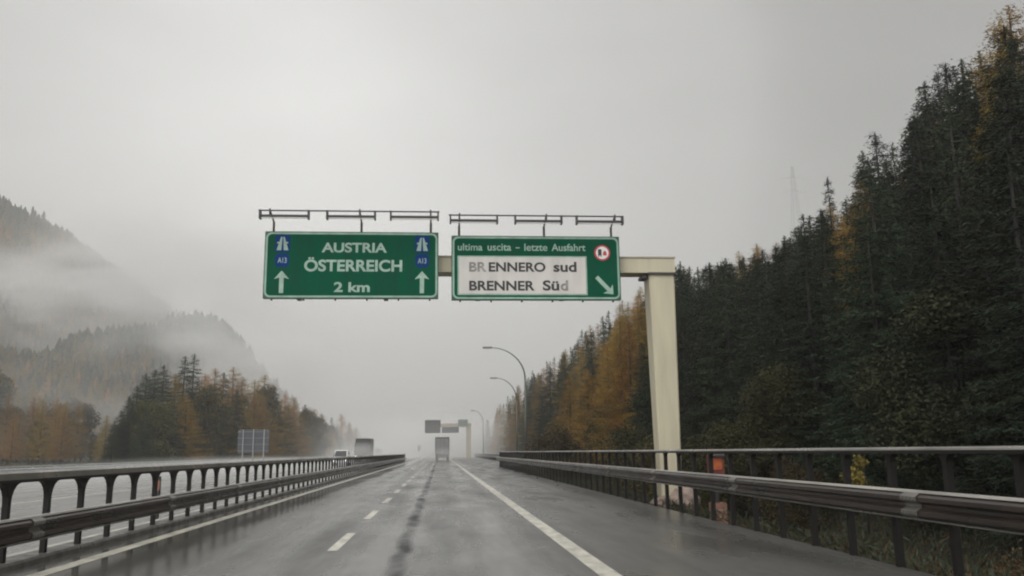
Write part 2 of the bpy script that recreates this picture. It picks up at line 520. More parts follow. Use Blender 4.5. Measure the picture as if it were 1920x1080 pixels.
# ------------------------------------------------------------------ barriers
def w_profile(x, s, z0, h, d=0.085):             # a closed W-beam profile, s = direction it bulges to
    p = [(0, 0), (0.35, 0.015), (1, 0.15), (1, 0.31), (0.2, 0.44), (0.2, 0.56), (1, 0.69), (1, 0.85), (0.35, 0.985), (0, 1)]
    front = [(x + s * d * a, z0 + h * b) for a, b in p]
    back = [(x + s * (d * a - 0.012), z0 + h * b) for a, b in reversed(p)]
    poly = front + back
    return poly if s < 0 else poly[::-1]
def post_profile(y, zb, zt, w=0.065, arch=0.30):  # a post that flares into arches under the rail
    pr = [(y - w, zb), (y + w, zb), (y + w, zt - arch)]
    n = 5
    for i in range(1, n + 1):
        a = math.pi / 2 * i / n
        pr.append((y + w + arch * (1 - math.cos(a)), zt - arch + arch * math.sin(a)))
    for i in range(n, 0, -1):
        a = math.pi / 2 * i / n
        pr.append((y - w - arch * (1 - math.cos(a)), zt - arch + arch * math.sin(a)))
    pr.append((y - w, zt - arch))
    return pr

def barrier(name, label, x, s, y0, y1, phase, beam_z, beam_h, rail_z, zb, arch, group=None):
    t = thing(name, label, 'guardrail', (x, y0, 0), 0, group)
    # parts in local coordinates: s = -1 when the traffic side is towards -X
    xb = s * 0.17
    b = MB().prism_y(w_profile(xb, s, beam_z, beam_h), 0, y1 - y0)
    b.build('beam', MAT['corten'], t)
    # added strip along the beam's top, reflected sky painted as its pale colour
    MB().prism_y([(xb - 0.045, beam_z + beam_h + 0.004), (xb + 0.05, beam_z + beam_h + 0.004), (xb + 0.05, beam_z + beam_h + 0.03), (xb - 0.045, beam_z + beam_h + 0.03)], 0, y1 - y0).build('beam_sky_edge', MAT['lip'], t)
    MB().prism_y([(xb + s * 0.02 - 0.02, beam_z - 0.02), (xb + s * 0.02 + 0.035, beam_z - 0.02), (xb + s * 0.02 + 0.035, beam_z - 0.003), (xb + s * 0.02 - 0.02, beam_z - 0.003)], 0, y1 - y0).build('lower_sheen', MAT['rail_sheen'], t)  # added pale strip, sheen of the lower edge put into its colour
    rz0, rz1 = rail_z
    MB().prism_y([(-0.10, rz0), (0.10, rz0), (0.10, rz0 + 0.04), (-0.10, rz0 + 0.04)], 0, y1 - y0).build('rail_under_shade', MAT['post_steel'], t)  # shade under the rail painted as a separate darker strip
    MB().prism_y([(-0.085, rz0 + 0.042), (0.085, rz0 + 0.042), (0.075, rz1 - 0.02), (0.04, rz1), (-0.04, rz1), (-0.075, rz1 - 0.02)], 0, y1 - y0).build('top_rail', MAT['rail_sheen'], t)  # paler than the beam, its sky sheen put into the colour
    me = MB().prism_x(post_profile(0, zb, rz0 - 0.003, 0.045, arch), -0.04, 0.04).mesh('post', MAT['post_steel'])
    mo = MB().box(min(0.041 * s, xb - s * 0.02), -0.05, beam_z + 0.06, max(0.041 * s, xb - s * 0.02), 0.05, beam_z + beam_h - 0.05).mesh('spacer', MAT['corten'])
    ys_ = []
    y = phase
    while y < y1 - 0.2:
        if y > y0 + 0.1: ys_.append(y)
        y += 1.25
    rest = MB()
    for k, yy in enumerate(ys_):
        if k < 100:
            p = link('post', me, t, (0, yy - y0, 0))
            if yy < 40:
                link('spacer', mo, p)
        else:
            rest.prism_x(post_profile(yy - y0, zb, rz0 - 0.003, 0.045, arch), -0.04, 0.04)
    if rest.n:
        tag(rest.build('post_row', MAT['post_steel'], t), kind='stuff')
    sp = MB()
    yy = phase + 0.45
    sv = MB(); sv.prism_y(w_profile(xb + s * 0.016, s, beam_z - 0.006, beam_h + 0.012, 0.088), -0.17, 0.17)
    for fy in (-0.13, -0.045, 0.045, 0.13):
        for fz in (0.23, 0.77):
            xo = xb + s * 0.104
            sv.tube([(xo - s * 0.004, fy, beam_z + beam_h * fz), (xo + s * 0.014, fy, beam_z + beam_h * fz)], 0.016, 6)
    sm = sv.mesh('splice_plate', MAT['rail_sheen'])
    while yy < min(y1 - 1, 60):
        if yy > y0 + 0.3:
            link('splice_plate', sm, t, (0, yy - y0, 0))
        yy += 6.25
    return t

barrier('guardrail', 'dark brown arched steel barrier along the median left of the lanes', -5.95, 1, 6.4, 150, 6.39, 0.36, 0.30, (1.16, 1.31), 0.1, 0.26, 'road barriers')
rb = barrier('guardrail', 'dark wet steel barrier with thin top rail along the right road edge below the forest', 5.80, -1, 3.2, 86, 3.3, 0.66, 0.29, (1.405, 1.485), -0.75, 0.10, 'road barriers')
fb = barrier('guardrail', 'far short barrier along the exit lane beyond the lamp posts', 9.55, -1, 100, 240, 100.5, 0.5, 0.3, (0.95, 1.05), -0.2, 0.1, 'road barriers')

# plain galvanised barrier along the far edge of the opposite carriageway
t = thing('guardrail', 'pale galvanised barrier at the far edge of the opposite carriageway under the wooded hill', 'guardrail', (-30.4, 20, 0), 0, 'road barriers')
MB().prism_y(w_profile(0.1, 1, 0.45, 0.33), 0, 400).build('beam', MAT['galv'], t)
MB().box(-0.06, 0, 0.85, 0.06, 400, 0.95).build('top_rail', MAT['galv'], t)
pm = MB().box(-0.05, -0.05, -0.2, 0.05, 0.05, 0.95).mesh('post', MAT['galv'])
for k in range(100):
    link('post', pm, t, (0, 4.0 * k, 0))

# ------------------------------------------------------------------ sign gantry
GY = 25.0
t = thing('sign_gantry', 'cream cantilever gantry with tapering pillar behind the right barrier, carrying two green signs', 'gantry', (6.75, GY + 0.35, -0.3))
pl = MB()
def ringbox(z, x0, x1, y0, y1, b=0.04):
    return [(x0 + b, y0, z), (x1 - b, y0, z), (x1, y0 + b, z), (x1, y1 - b, z), (x1 - b, y1, z), (x0 + b, y1, z), (x0, y1 - b, z), (x0, y0 + b, z)]
v = ringbox(0, -0.31, 0.30, -0.30, 0.32) + ringbox(7.02, -0.42, 0.37, -0.36, 0.38)
pl.add(v, [tuple(range(7, -1, -1)), tuple(range(8, 16))] + [(i, (i + 1) % 8, 8 + (i + 1) % 8, 8 + i) for i in range(8)])
pl.build('pillar', MAT['cream'], t)
MB().box(-0.47, -0.42, 7.02, 0.42, 0.44, 7.085).build('bearing_plate', MAT['dark_steel'], t)
MB().box(-0.62, -0.25, 6.93, -0.44, 0.25, 7.02).build('bracket', MAT['dark_steel'], t)
bm = MB().box(-11.65, -0.33, 7.088, 0.40, 0.36, 7.55, 0.03)
beam = bm.build('cross_beam', MAT['cream'], t)
MB().box(-11.67, -0.36, 7.552, 0.42, 0.39, 7.585).build('beam_cap', MAT['cream_dirty'], beam)
for xx in (-10.9, -8.4, -5.7, -3.2):
    MB().box(xx, -0.62, 6.2, xx + 0.12, -0.34, 8.0).build('sign_bracket', MAT['dark_steel'], t)

def rrect(x0, z0, x1, z1, r, n=5):
    p = []
    for cx_, cz_, a0 in ((x1 - r, z0 + r, -90), (x1 - r, z1 - r, 0), (x0 + r, z1 - r, 90), (x0 + r, z0 + r, 180)):
        for i in range(n + 1):
            a = R(a0 + 90 * i / n)
            p.append((cx_ + r * math.cos(a), cz_ + r * math.sin(a)))
    return p

def text_mesh(body, x0, z0, x1, z1, y, m, bold=0.028, depth=0.004):
    cu = bpy.data.curves.new('lettering', 'FONT')
    cu.body = body
    cu.size = 1.0
    cu.offset = bold
    cu.extrude = 0.001
    o = bpy.data.objects.new('lettering', cu)
    COL.objects.link(o)
    bpy.context.view_layer.update()
    dg = bpy.context.evaluated_depsgraph_get()
    me = bpy.data.meshes.new_from_object(o.evaluated_get(dg))
    bpy.data.objects.remove(o); bpy.data.curves.remove(cu)
    co = np.empty(len(me.vertices) * 3, np.float32)
    me.vertices.foreach_get('co', co)
    co = co.reshape(-1, 3)
    lo, hi = co.min(0), co.max(0)
    out = np.empty_like(co)
    out[:, 0] = x0 + (co[:, 0] - lo[0]) / (hi[0] - lo[0]) * (x1 - x0)
    out[:, 2] = z0 + (co[:, 1] - lo[1]) / (hi[1] - lo[1]) * (z1 - z0)
    out[:, 1] = y - (co[:, 2] - lo[2]) / (hi[2] - lo[2]) * depth
    me.vertices.foreach_set('co', out.ravel())
    me.materials.clear(); me.materials.append(m)
    me.update()
    return me

def arrow(cx_, cz_, ln, hw, sw, ang):            # arrow polygon pointing to ang degrees (90 = up)
    h = ln / 2
    p = [(-h, -sw), (h - hw * 0.95, -sw), (h - hw * 1.15, -hw), (h, 0), (h - hw * 1.15, hw), (h - hw * 0.95, sw), (-h, sw)]
    c, s_ = math.cos(R(ang)), math.sin(R(ang))
    return [(cx_ + a * c - b * s_, cz_ + a * s_ + b * c) for a, b in p]

def sign_panel(name, label, x0, x1, z0, z1, y):
    W, H = x1 - x0, z1 - z0
    t = thing(name, label, 'road sign', (x0, y, z0))
    MB().prism_y(rrect(0, 0, W, H, 0.02), -0.02, 0.10).build('frame', MAT['green_edge'], t)
    MB().prism_y(rrect(0.045, 0.045, W - 0.045, H - 0.045, 0.16), -0.026, -0.0203).build('panel', MAT['green'], t)
    MB().ring_y(rrect(0.03, 0.03, W - 0.03, H - 0.03, 0.17), rrect(0.085, 0.085, W - 0.085, H - 0.085, 0.12), -0.031, -0.0262).build('border', MAT['border'], t)
    clip = MB().box(-0.025, -0.05, -0.06, 0.025, 0.02, -0.002).mesh('clip', MAT['dark_steel'])
    for k in range(6):
        link('clip', clip, t, (W * (0.05 + 0.18 * k), 0, 0))
    # lighting frame above
    lf = MB()
    zt = H + 0.46
    lf.tube([(-0.09, -0.62, zt), (W + 0.03, -0.62, zt)], 0.022, 8)
    for fx in (0.045, 0.55, 0.955):
        lf.tube([(W * fx, 0.04, H - 0.25), (W * fx, 0.04, H + 0.30)], 0.035, 8)
        lf.tube([(W * fx, 0.04, H + 0.29), (W * fx, -0.62, zt + 0.02)], 0.025, 8)
        lf.tube([(W * fx, -0.62, zt - 0.16), (W * fx, -0.62, zt + 0.06)], 0.022, 8)
    lfo = lf.build('light_frame', MAT['dark_steel'], t)
    for a, b in ((0.0, 0.265), (0.375, 0.64), (0.735, 1.0)):
        q = MB()
        xa, xb = W * a - 0.05, W * b
        q.box(xa, -0.68, zt - 0.185, xb, -0.58, zt - 0.135)
        q.box(xa - 0.012, -0.72, zt - 0.25, xa + 0.035, -0.52, zt - 0.0)
        q.box(xb - 0.035, -0.72, zt - 0.25, xb + 0.012, -0.52, zt - 0.0)
        q.build('lamp', MAT['dark_steel'], lfo)
        MB().tube([(xa + 0.04, -0.63, zt - 0.225), (xb - 0.04, -0.63, zt - 0.225)], 0.016, 8).build('lamp_tube', MAT['white'], lfo)
    return t, W, H

SY = GY - 0.35
k_ = SY / GY
def sx(v): return v * k_
def sz(v): return 1.5 + (v - 1.5) * k_
# --- left sign
t, W, H = sign_panel('direction_sign', 'green overhead sign reading AUSTRIA ÖSTERREICH 2 km with two white up arrows', sx(-5.16), sx(-0.06), sz(5.97), sz(7.99), SY)
F0, F1, F2, F3 = -0.0263, -0.0303, -0.0343, -0.0383
def lay(poly, m, name, par, y0, y1):
    return MB().prism_y(poly, y1, y0).build(name, m, par)
Z = lambda v_: H * (1 - v_)
X = lambda u_: W * u_
link('lettering', text_mesh('AUSTRIA', X(.325), Z(.315), X(.70), Z(.165), F0, MAT['pale']), t)
link('lettering', text_mesh('ÖSTERREICH', X(.228), Z(.60), X(.79), Z(.385), F0, MAT['pale']), t)
link('lettering', text_mesh('2 km', X(.40), Z(.905), X(.605), Z(.755), F0, MAT['pale']), t)
for uc in (0.102, 0.905):
    lay(arrow(X(uc), Z(.755), 0.66, 0.215, 0.062, 90), MAT['pale'], 'arrow', t, F0, F1)
    c = X(uc)
    b = lay(rrect(c - .21, Z(.31), c + .21, Z(.055), .05), MAT['blue'], 'motorway_badge', t, F0, F1)
    q = MB()
    zb, zt_ = Z(.285), Z(.085)
    q.prism_y([(c - .17, zb), (c - .035, zb), (c - .012, zt_), (c - .05, zt_)], F2, F1)
    q.prism_y([(c + .035, zb), (c + .17, zb), (c + .05, zt_), (c + .012, zt_)], F2, F1)
    q.prism_y([(c - .16, zb + .20), (c - .085, zb + .20), (c - .075, zb + .25), (c - .15, zb + .25)], F3, F2)
    q.prism_y([(c + .085, zb + .20), (c + .16, zb + .20), (c + .15, zb + .25), (c + .075, zb + .25)], F3, F2)
    q.build('motorway_symbol', MAT['pale'], b)
    b = lay(rrect(c - .2, Z(.535), c + .2, Z(.335), .12), MAT['blue'], 'route_badge', t, F0, F1)
    link('route_number', text_mesh('A13', c - .125, Z(.475), c + .125, Z(.395), F1, MAT['pale'], 0.01), b)

# --- right sign
t, W, H = sign_panel('direction_sign', 'green overhead exit sign with white panel reading BRENNERO sud, BRENNER Süd', sx(0.33), sx(5.44), sz(5.93), sz(7.90), SY)
for body, u0, u1, v1, v0 in (('ultima', .037, .182, .235, .125), ('uscita', .212, .352, .235, .125), ('-', .378, .402, .195, .18), ('letzte', .43, .567, .235, .12), ('Ausfahrt', .592, .795, .235, .12)):
    link('lettering', text_mesh(body, X(u0), Z(v1), X(u1), Z(v0), F0, MAT['pale'], 0.015), t)
wp = lay([(X(.035), Z(.925)), (X(.80), Z(.925)), (X(.80), Z(.315)), (X(.035), Z(.315))], MAT['border'], 'white_panel', t, F0, F1)
ip = lay([(X(.043), Z(.905)), (X(.792), Z(.905)), (X(.792), Z(.335)), (X(.043), Z(.335))], MAT['panel_white'], 'panel_face', wp, F1, F2)
def word(body, u0, v1, u1, v0, m): link('lettering', text_mesh(body, X(u0), Z(v1), X(u1), Z(v0), F2, m, 0.03), wp)
word('BR', .103, .565, .205, .415, MAT['letter_worn'])
word('ENNERO', .218, .565, .553, .415, MAT['letter_black'])
word('sud', .60, .565, .738, .405, MAT['letter_black'])
word('BRENNER', .103, .855, .487, .705, MAT['letter_black'])
word('Sü', .535, .855, .632, .695, MAT['letter_black'])
word('d', .64, .855, .685, .695, MAT['letter_worn'])
c, z_ = X(.895), Z(.26)
circ = lambda r_: [(c + r_ * math.cos(2 * math.pi * i / 28), z_ + r_ * math.sin(2 * math.pi * i / 28)) for i in range(28)]
ds = lay(circ(.24), MAT['red'], 'overtaking_ban', t, F0, F1)
lay(circ(.19), MAT['white'], 'ban_face', ds, F1, F2)
q = MB(); q.prism_y([(c - .13, z_ - .08), (c - .02, z_ - .08), (c - .02, z_ + .09), (c - .05, z_ + .115), (c - .10, z_ + .115), (c - .13, z_ + .09)], F3, F2)
q.prism_y([(c - .125, z_ - .12), (c - .095, z_ - .12), (c - .095, z_ - .08), (c - .125, z_ - .08)], F3, F2)
q.prism_y([(c - .055, z_ - .12), (c - .025, z_ - .12), (c - .025, z_ - .08), (c - .055, z_ - .08)], F3, F2)
q.build('truck_symbol', MAT['letter_black'], ds)
q = MB(); q.prism_y([(c + .02, z_ - .08), (c + .13, z_ - .08), (c + .13, z_ - .01), (c + .105, z_ + .055), (c + .045, z_ + .055), (c + .02, z_ - .01)], F3, F2)
q.build('car_symbol', MAT['red'], ds)
lay(arrow(X(.905), Z(.775), 0.72, 0.20, 0.06, -47), MAT['pale'], 'arrow', t, F0, F1)

# boulders, plinth and amber lamp at the pillar's foot
def rock(name, label, loc, rx, ry_, rz, seed):
    rg = np.random.default_rng(seed)
    v, f = [], []
    nu, nv = 14, 9
    ph = rg.uniform(0, 6.28, 6)
    for j in range(nv + 1):
        a = math.pi * j / nv
        for i in range(nu):
            b = 2 * math.pi * i / nu
            d = Vector((math.sin(a) * math.cos(b), math.sin(a) * math.sin(b), math.cos(a)))
            s_ = 1 + 0.16 * math.sin(2.3 * d.x * 2 + ph[0]) + 0.13 * math.sin(5 * d.y + ph[1]) + 0.1 * math.sin(6 * d.z + ph[2] + 3 * d.x)
            v.append((d.x * rx * s_, d.y * ry_ * s_, d.z * rz * s_))
    for j in range(nv):
        for i in range(nu):
            f.append((j * nu + i, (j + 1) * nu + i, (j + 1) * nu + (i + 1) % nu, j * nu + (i + 1) % nu))
    o = MB().add(v, f).build(name, MAT['rock'], smooth=False, loc=loc)
    return tag(o, label, 'boulder', None)
rock('boulder', 'large pale boulder at the foot of the cream gantry pillar', (6.95, 24.4, 0.05), 0.42, 0.45, 0.42, 3)
rock('boulder', 'smaller grey boulder just left of the one at the gantry pillar foot', (6.45, 24.9, -0.1), 0.32, 0.4, 0.30, 5)

t = thing('warning_lamp', 'small orange lamp box on a dark post with reddish plinth behind the right barrier', 'warning lamp', (6.42, 19.9, -0.35))
q = MB(); q.box(-0.16, -0.16, 0.0, 0.16, 0.16, 0.62, 0.02)
q.build('plinth', MAT['brick'], t)
for zz in (0.15, 0.3, 0.45):
    MB().box(-0.165, -0.165, zz, 0.165, 0.165, zz + 0.02).build('plinth_band', MAT['rock'], t)
MB().tube([(0, 0, 0.62), (0, 0, 1.22)], 0.05, 10).build('post', MAT['dark_steel'], t)
hd = MB().box(-0.17, -0.10, 1.22, 0.17, 0.12, 1.72, 0.03).build('housing', MAT['dull_red'], t)
MB().prism_y(rrect(-0.11, 1.36, 0.11, 1.63, 0.05), -0.125, -0.10).build('lens', MAT['orange'], hd)
MB().prism_x([(-0.2, 1.66), (-0.10, 1.70), (-0.10, 1.72), (-0.2, 1.69)], -0.17, 0.17).build('visor', MAT['truck_dark'], hd)

t = thing('marker_post', 'short dark marker post with reddish reflector seen through the arches of the median barrier', 'marker post', (-6.42, 20.6, 0.1))
MB().box(-0.05, -0.05, 0, 0.05, 0.05, 0.95, 0.015).build('post', MAT['truck_dark'], t)
MB().box(-0.06, -0.07, 0.62, 0.06, -0.051, 0.86, 0.02).build('reflector', MAT['brick'], t)

# ------------------------------------------------------------------ street lamps
def lamp_post(px0, y, label):
    x, ztop, xh = px0
    t = thing('street_lamp', label, 'street lamp', (x, y, 0), 0, 'curved street lamps on the right')
    n = 14
    pts, rad = [(0, 0, 0.3), (0, 0, 4.0)], [0.11, 0.095]
    zc = ztop - 2.9
    pts.append((0, 0, zc)); rad.append(0.075)
    arm = []
    rx, rz = x - xh, 2.9
    for i in range(1, n + 1):
        a = math.pi / 2 * i / n
        arm.append((-rx * (1 - math.cos(a)), 0, zc + rz * math.sin(a)))
    MB().tube(pts, rad, 10).build('pole', MAT['lamp_grey'], t, True)
    MB().tube([(0, 0, zc)] + arm, [0.075 - 0.003 * i for i in range(n + 1)], 10).build('arm', MAT['lamp_grey'], t, True)
    MB().tube([(0, 0, 0.0), (0, 0, 0.32)], 0.17, 10).build('base', MAT['lamp_grey'], t)
    e = arm[-1]
    h = MB()
    h.prism_x([(-0.16, -0.06), (0.16, -0.06), (0.12, 0.09), (-0.12, 0.09)], -0.75, 0.12)
    ho = h.build('lamp_head', MAT['lamp_grey'], t, loc=(e[0], 0, e[2]))
    MB().box(-0.68, -0.12, -0.10, -0.15, 0.12, -0.062, 0.01).build('lens', MAT['panel_white'], ho)
lamp_post((7.95, 11.12, 4.75), 80, 'nearest tall lamp post with long curved arm, standing clear against the fog')
lamp_post((9.97, 10.95, 7.3), 112, 'second lamp post, its curved arm showing just behind the nearest one')
lamp_post((10.2, 11.1, 8.0), 205, 'faintest and farthest lamp post fading in the fog near the far gantry')

# ------------------------------------------------------------------ far gantry with its signs
t = thing('sign_gantry', 'distant pale gantry across the lanes beyond the truck, fading in the spray', 'gantry', (0, 200, 0))
MB().box(6.0, -0.4, 0, 7.1, 0.5, 7.2, 0.05).build('pillar', MAT['cream_dirty'], t)
MB().box(-3.3, -0.4, 7.2, 7.2, 0.5, 8.0, 0.05).build('cross_beam', MAT['cream_dirty'], t)
t = thing('display_board', 'dark electronic message board hanging on the distant gantry', 'message sign', (-3.45, 199.2, 5.84))
MB().box(0, 0, 0, 3.55, 0.35, 2.95, 0.05).build('cabinet', MAT['matrix_dark'], t)
MB().box(0.25, -0.03, 0.3, 3.3, -0.003, 2.65).build('screen', MAT['letter_black'], t)
t = thing('direction_sign', 'grey low panel right of the dark message board on the distant gantry', 'road sign', (0.4, 199.2, 5.84))
MB().box(0, 0, 0, 3.9, 0.2, 1.35, 0.03).build('panel', MAT['panel_grey'], t)
MB().box(0.08, -0.02, 0.08, 3.82, -0.003, 1.27, 0.03).build('panel_face', MAT['sign_back'], t)
t = thing('direction_sign', 'small grey panel high over the pillar of the distant gantry', 'road sign', (4.1, 199.2, 7.25))
MB().box(0, 0, 0, 2.3, 0.2, 1.6, 0.03).build('panel', MAT['panel_grey'], t)
MB().ring_y(rrect(0.05, 0.05, 2.25, 1.55, 0.1), rrect(0.15, 0.15, 2.15, 1.45, 0.06), -0.02, -0.003).build('border', MAT['border'], t)

# ------------------------------------------------------------------ blue sign on the left, marker board
t = thing('direction_sign', 'blue grey sign on three pale posts beside the opposite carriageway', 'road sign', (-17.85, 85, -0.1))
MB().box(-1.45, -0.03, 1.75, 1.45, 0.03, 4.0, 0.02).build('panel', MAT['sign_back'], t)
for zz in (1.95, 2.55, 3.15, 3.75):
    MB().box(-1.5, -0.075, zz, 1.5, -0.032, zz + 0.07).build('rail', MAT['panel_grey'], t)
for xx in (-0.95, 0.02, 1.02):
    MB().tube([(xx, -0.13, 0), (xx, -0.13, 4.0)], 0.055, 8).build('post', MAT['galv'], t)
t = thing('marker_board', 'small dark marker board on a post at the far end of the median barrier', 'marker board', (-5.95, 250, 0))
MB().tube([(0, 0, 0), (0, 0, 2.0)], 0.06, 8).build('post', MAT['galv'], t)
MB().box(-0.4, -0.08, 1.9, 0.4, -0.062, 3.6, 0.05).build('panel', MAT['matrix_dark'], t)

# ------------------------------------------------------------------ vehicles
def wheel(par, x, y, z, r, w):
    tb = MB().tube([(x - w / 2, y, z), (x + w / 2, y, z)], r, 18).build('tyre', MAT['tyre'], par)
    tb.name = 'wheel'
    MB().tube([(x - w / 2 - 0.01, y, z), (x + w / 2 + 0.01, y, z)], r * 0.55, 14).build('rim', MAT['galv'], tb)
def lorry(label, loc, rotz, L_, H_, m):
    t = thing('lorry', label, 'lorry', loc, rotz, 'lorries on the motorway')      # rear at y = 0, front at +y
    W2 = 1.25
    MB().box(-W2, 0, 1.05, W2, L_, H_, 0.04).build('cargo_box', m, t)
    fr = MB()
    fr.box(-W2 - 0.02, -0.04, 1.0, -W2 + 0.10, 0.0, H_ + 0.02); fr.box(W2 - 0.10, -0.04, 1.0, W2 + 0.02, 0.0, H_ + 0.02)
    fr.box(-W2 + 0.1, -0.04, H_ - 0.22, W2 - 0.1, 0.0, H_ + 0.02); fr.box(-W2 + 0.1, -0.04, 1.0, W2 - 0.1, 0.0, 1.16)
    fr.build('rear_frame', MAT['truck_dark'], t)
    for s_ in (-1, 1):
        a, b = sorted((s_ * 0.02, s_ * 1.13))
        d = MB().box(a, -0.03, 1.18, b, -0.002, H_ - 0.24).build('rear_door', m, t)
        MB().tube([(s_ * 0.35, -0.05, 1.2), (s_ * 0.35, -0.05, H_ - 0.26)], 0.025, 6).build('handle', MAT['dark_steel'], d)
        a, b = sorted((s_ * 0.72, s_ * 1.15))
        MB().box(a, -0.07, 0.72, b, -0.0, 0.9).build('tail_light', MAT['tail'], t)
        a, b = sorted((s_ * 0.72, s_ * 1.2))
        MB().box(a, 0.32, 0.12, b, 0.34, 1.0).build('mud_flap', MAT['tyre'], t)
    MB().box(-1.2, 0.02, 0.5, 1.2, 0.14, 0.68).build('bumper', MAT['dark_steel'], t)
    MB().box(-0.5, 0.2, 0.75, 0.5, L_ + 0.8, 1.0).build('chassis', MAT['truck_dark'], t)
    for yy in (1.2, 2.5, L_ + 1.1):
        for s_ in (-1, 1):
            wheel(t, s_ * 1.0, yy, 0.5, 0.5, 0.34)
    cb = MB().prism_x([(L_ + 0.35, 0.65), (L_ + 2.35, 0.65), (L_ + 2.4, 1.9), (L_ + 2.15, 3.0), (L_ + 1.6, 3.3), (L_ + 0.35, 3.3)], -1.2, 1.2).build('cab', m, t)
    MB().prism_x([(L_ + 2.41, 1.95), (L_ + 2.43, 1.95), (L_ + 2.19, 2.95), (L_ + 2.17, 2.95)], -1.05, 1.05).build('windscreen', MAT['glass'], cb)
    for s_ in (-1, 1):
        a, b = sorted((s_ * 1.202, s_ * 1.215))
        MB().prism_x([(L_ + 0.9, 1.95), (L_ + 2.1, 1.95), (L_ + 1.95, 2.8), (L_ + 0.9, 2.8)], a, b).build('side_window', MAT['glass'], cb)
        a, b = sorted((s_ * 0.75, s_ * 1.1))
        MB().box(a, L_ + 2.36, 0.85, b, L_ + 2.42, 1.1).build('headlight', MAT['head'], cb)
    return t
lorry('grey box lorry driving ahead in the right lane, seen from behind in spray', (0.40, 156, 0.02), 0, 8.5, 4.12, MAT['truck_body'])
lorry('dark oncoming lorry on the opposite carriageway in front of the last trees', (-13.2, 158, 0.02), math.pi, 7.5, 4.0, MAT['truck_dark'])

def van(name, label, cat, loc, rotz, m, L_, W_, H_, group=None, hood=0.25):
    t = thing(name, label, cat, loc, rotz, group)
    w2 = W_ / 2
    lo, mid = 0.35, H_ * 0.52
    low = MB()
    def sect(y, w, z0, z1, k=0.82):
        return [(-w, y, z0), (w, y, z0), (w * 1.0, y, z0 + (z1 - z0) * 0.55), (w * k, y, z1), (-w * k, y, z1), (-w * 1.0, y, z0 + (z1 - z0) * 0.55)]
    st = [(0, w2 * 0.9, lo + 0.1, mid * 1.0), (0.15, w2, lo, H_ * 0.9), (0.6, w2, lo, H_), (L_ * (1 - hood) - 0.5, w2, lo, H_), (L_ * (1 - hood) + 0.35, w2, lo, mid * 1.12), (L_ - 0.15, w2 * 0.97, lo, mid * 0.95), (L_, w2 * 0.9, lo + 0.08, mid * 0.75)]
    v, f = [], []
    for s_ in st: v += sect(*s_)
    for i in range(len(st) - 1):
        for k in range(6):
            f.append((i * 6 + k, i * 6 + (k + 1) % 6, (i + 1) * 6 + (k + 1) % 6, (i + 1) * 6 + k))
    f.append(tuple(range(5, -1, -1))); f.append(tuple(range((len(st) - 1) * 6, len(st) * 6)))
    MB().add(v, f).build('body', m, t)
    ya, yb = L_ * (1 - hood) - 0.46, L_ * (1 - hood) + 0.33
    q = MB(); q.add([(-w2 * .74, ya + .05, H_ - .06), (w2 * .74, ya + .05, H_ - .06), (w2 * .80, yb + .03, mid * 1.17), (-w2 * .80, yb + .03, mid * 1.17),
                     (-w2 * .74, ya - .02, H_ - .12), (w2 * .74, ya - .02, H_ - .12), (w2 * .80, yb - .06, mid * 1.12), (-w2 * .80, yb - .06, mid * 1.12)],
                    [(0, 1, 2, 3), (7, 6, 5, 4), (0, 4, 5, 1), (2, 6, 7, 3), (1, 5, 6, 2), (0, 3, 7, 4)])
    q.build('windscreen', MAT['glass'], t)
    for s_ in (-1, 1):
        q = MB(); x_a, x_b = s_ * w2 * 0.985, s_ * w2 * 0.86
        q.add([(x_a + .01 * s_, 0.8, mid * 1.12), (x_a + .01 * s_, yb - 0.25, mid * 1.12), (x_b + .03 * s_, ya - .1, H_ * .93), (x_b + .03 * s_, 0.9, H_ * .93),
               (x_a - .06 * s_, 0.8, mid * 1.12), (x_a - .06 * s_, yb - 0.25, mid * 1.12), (x_b - .06 * s_, ya - .1, H_ * .93), (x_b - .06 * s_, 0.9, H_ * .93)],
              [(0, 1, 2, 3), (7, 6, 5, 4), (0, 4, 5, 1), (2, 6, 7, 3), (1, 5, 6, 2), (0, 3, 7, 4)])
        q.build('side_window', MAT['glass'], t)
        MB().box(s_ * w2 * .72 - .14, L_ - .06, mid * .62, s_ * w2 * .72 + .14, L_ + .03, mid * .8).build('headlight', MAT['head'], t)
        MB().box(s_ * w2 * .78 - .08, -.03, mid * .7, s_ * w2 * .78 + .08, .03, mid * .98).build('tail_light', MAT['tail'], t)
        for yy in (0.85, L_ - 0.9):
            wheel(t, s_ * (w2 - 0.12), yy, 0.34, 0.34, 0.22)
    return t
van('car', 'white car on the opposite carriageway, its roof showing above the median barrier', 'car', (-12.2, 112, 0.01), math.pi, MAT['van_white'], 4.5, 1.85, 1.9)
van('van', 'dark van on the opposite carriageway, just right of the oncoming lorry', 'van', (-20.0, 250, 0.01), math.pi, MAT['van_grey'], 5.2, 1.9, 2.9, 'distant oncoming vans', 0.16)
van('van', 'faint grey van on the opposite carriageway, farthest right of the oncoming vehicles', 'van', (-18.2, 262, 0.01), math.pi, MAT['van_grey'], 5.4, 2.0, 2.7, 'distant oncoming vans', 0.16)

# ------------------------------------------------------------------ trees
def spray_mesh(name, P, D, S, W, m):
    """Thin needle sprays: a triangle from P along D (unit, times S) with width W across."""
    P, D = np.asarray(P), np.asarray(D)
    r = RNG.normal(size=P.shape)
    side = np.cross(D, r); side /= np.linalg.norm(side, axis=1, keepdims=True) + 1e-9
    S = np.asarray(S)[:, None]; W = np.asarray(W)[:, None]
    v = np.empty((len(P) * 4, 3))
    v[0::4] = P
    v[1::4] = P + D * S * 0.45 + side * W * 0.5
    v[2::4] = P + D * S
    v[3::4] = P + D * S * 0.45 - side * W * 0.5
    i = np.arange(len(P)) * 4
    return np_mesh(name, v, np.stack([i, i + 1, i + 2, i + 3], 1), m)

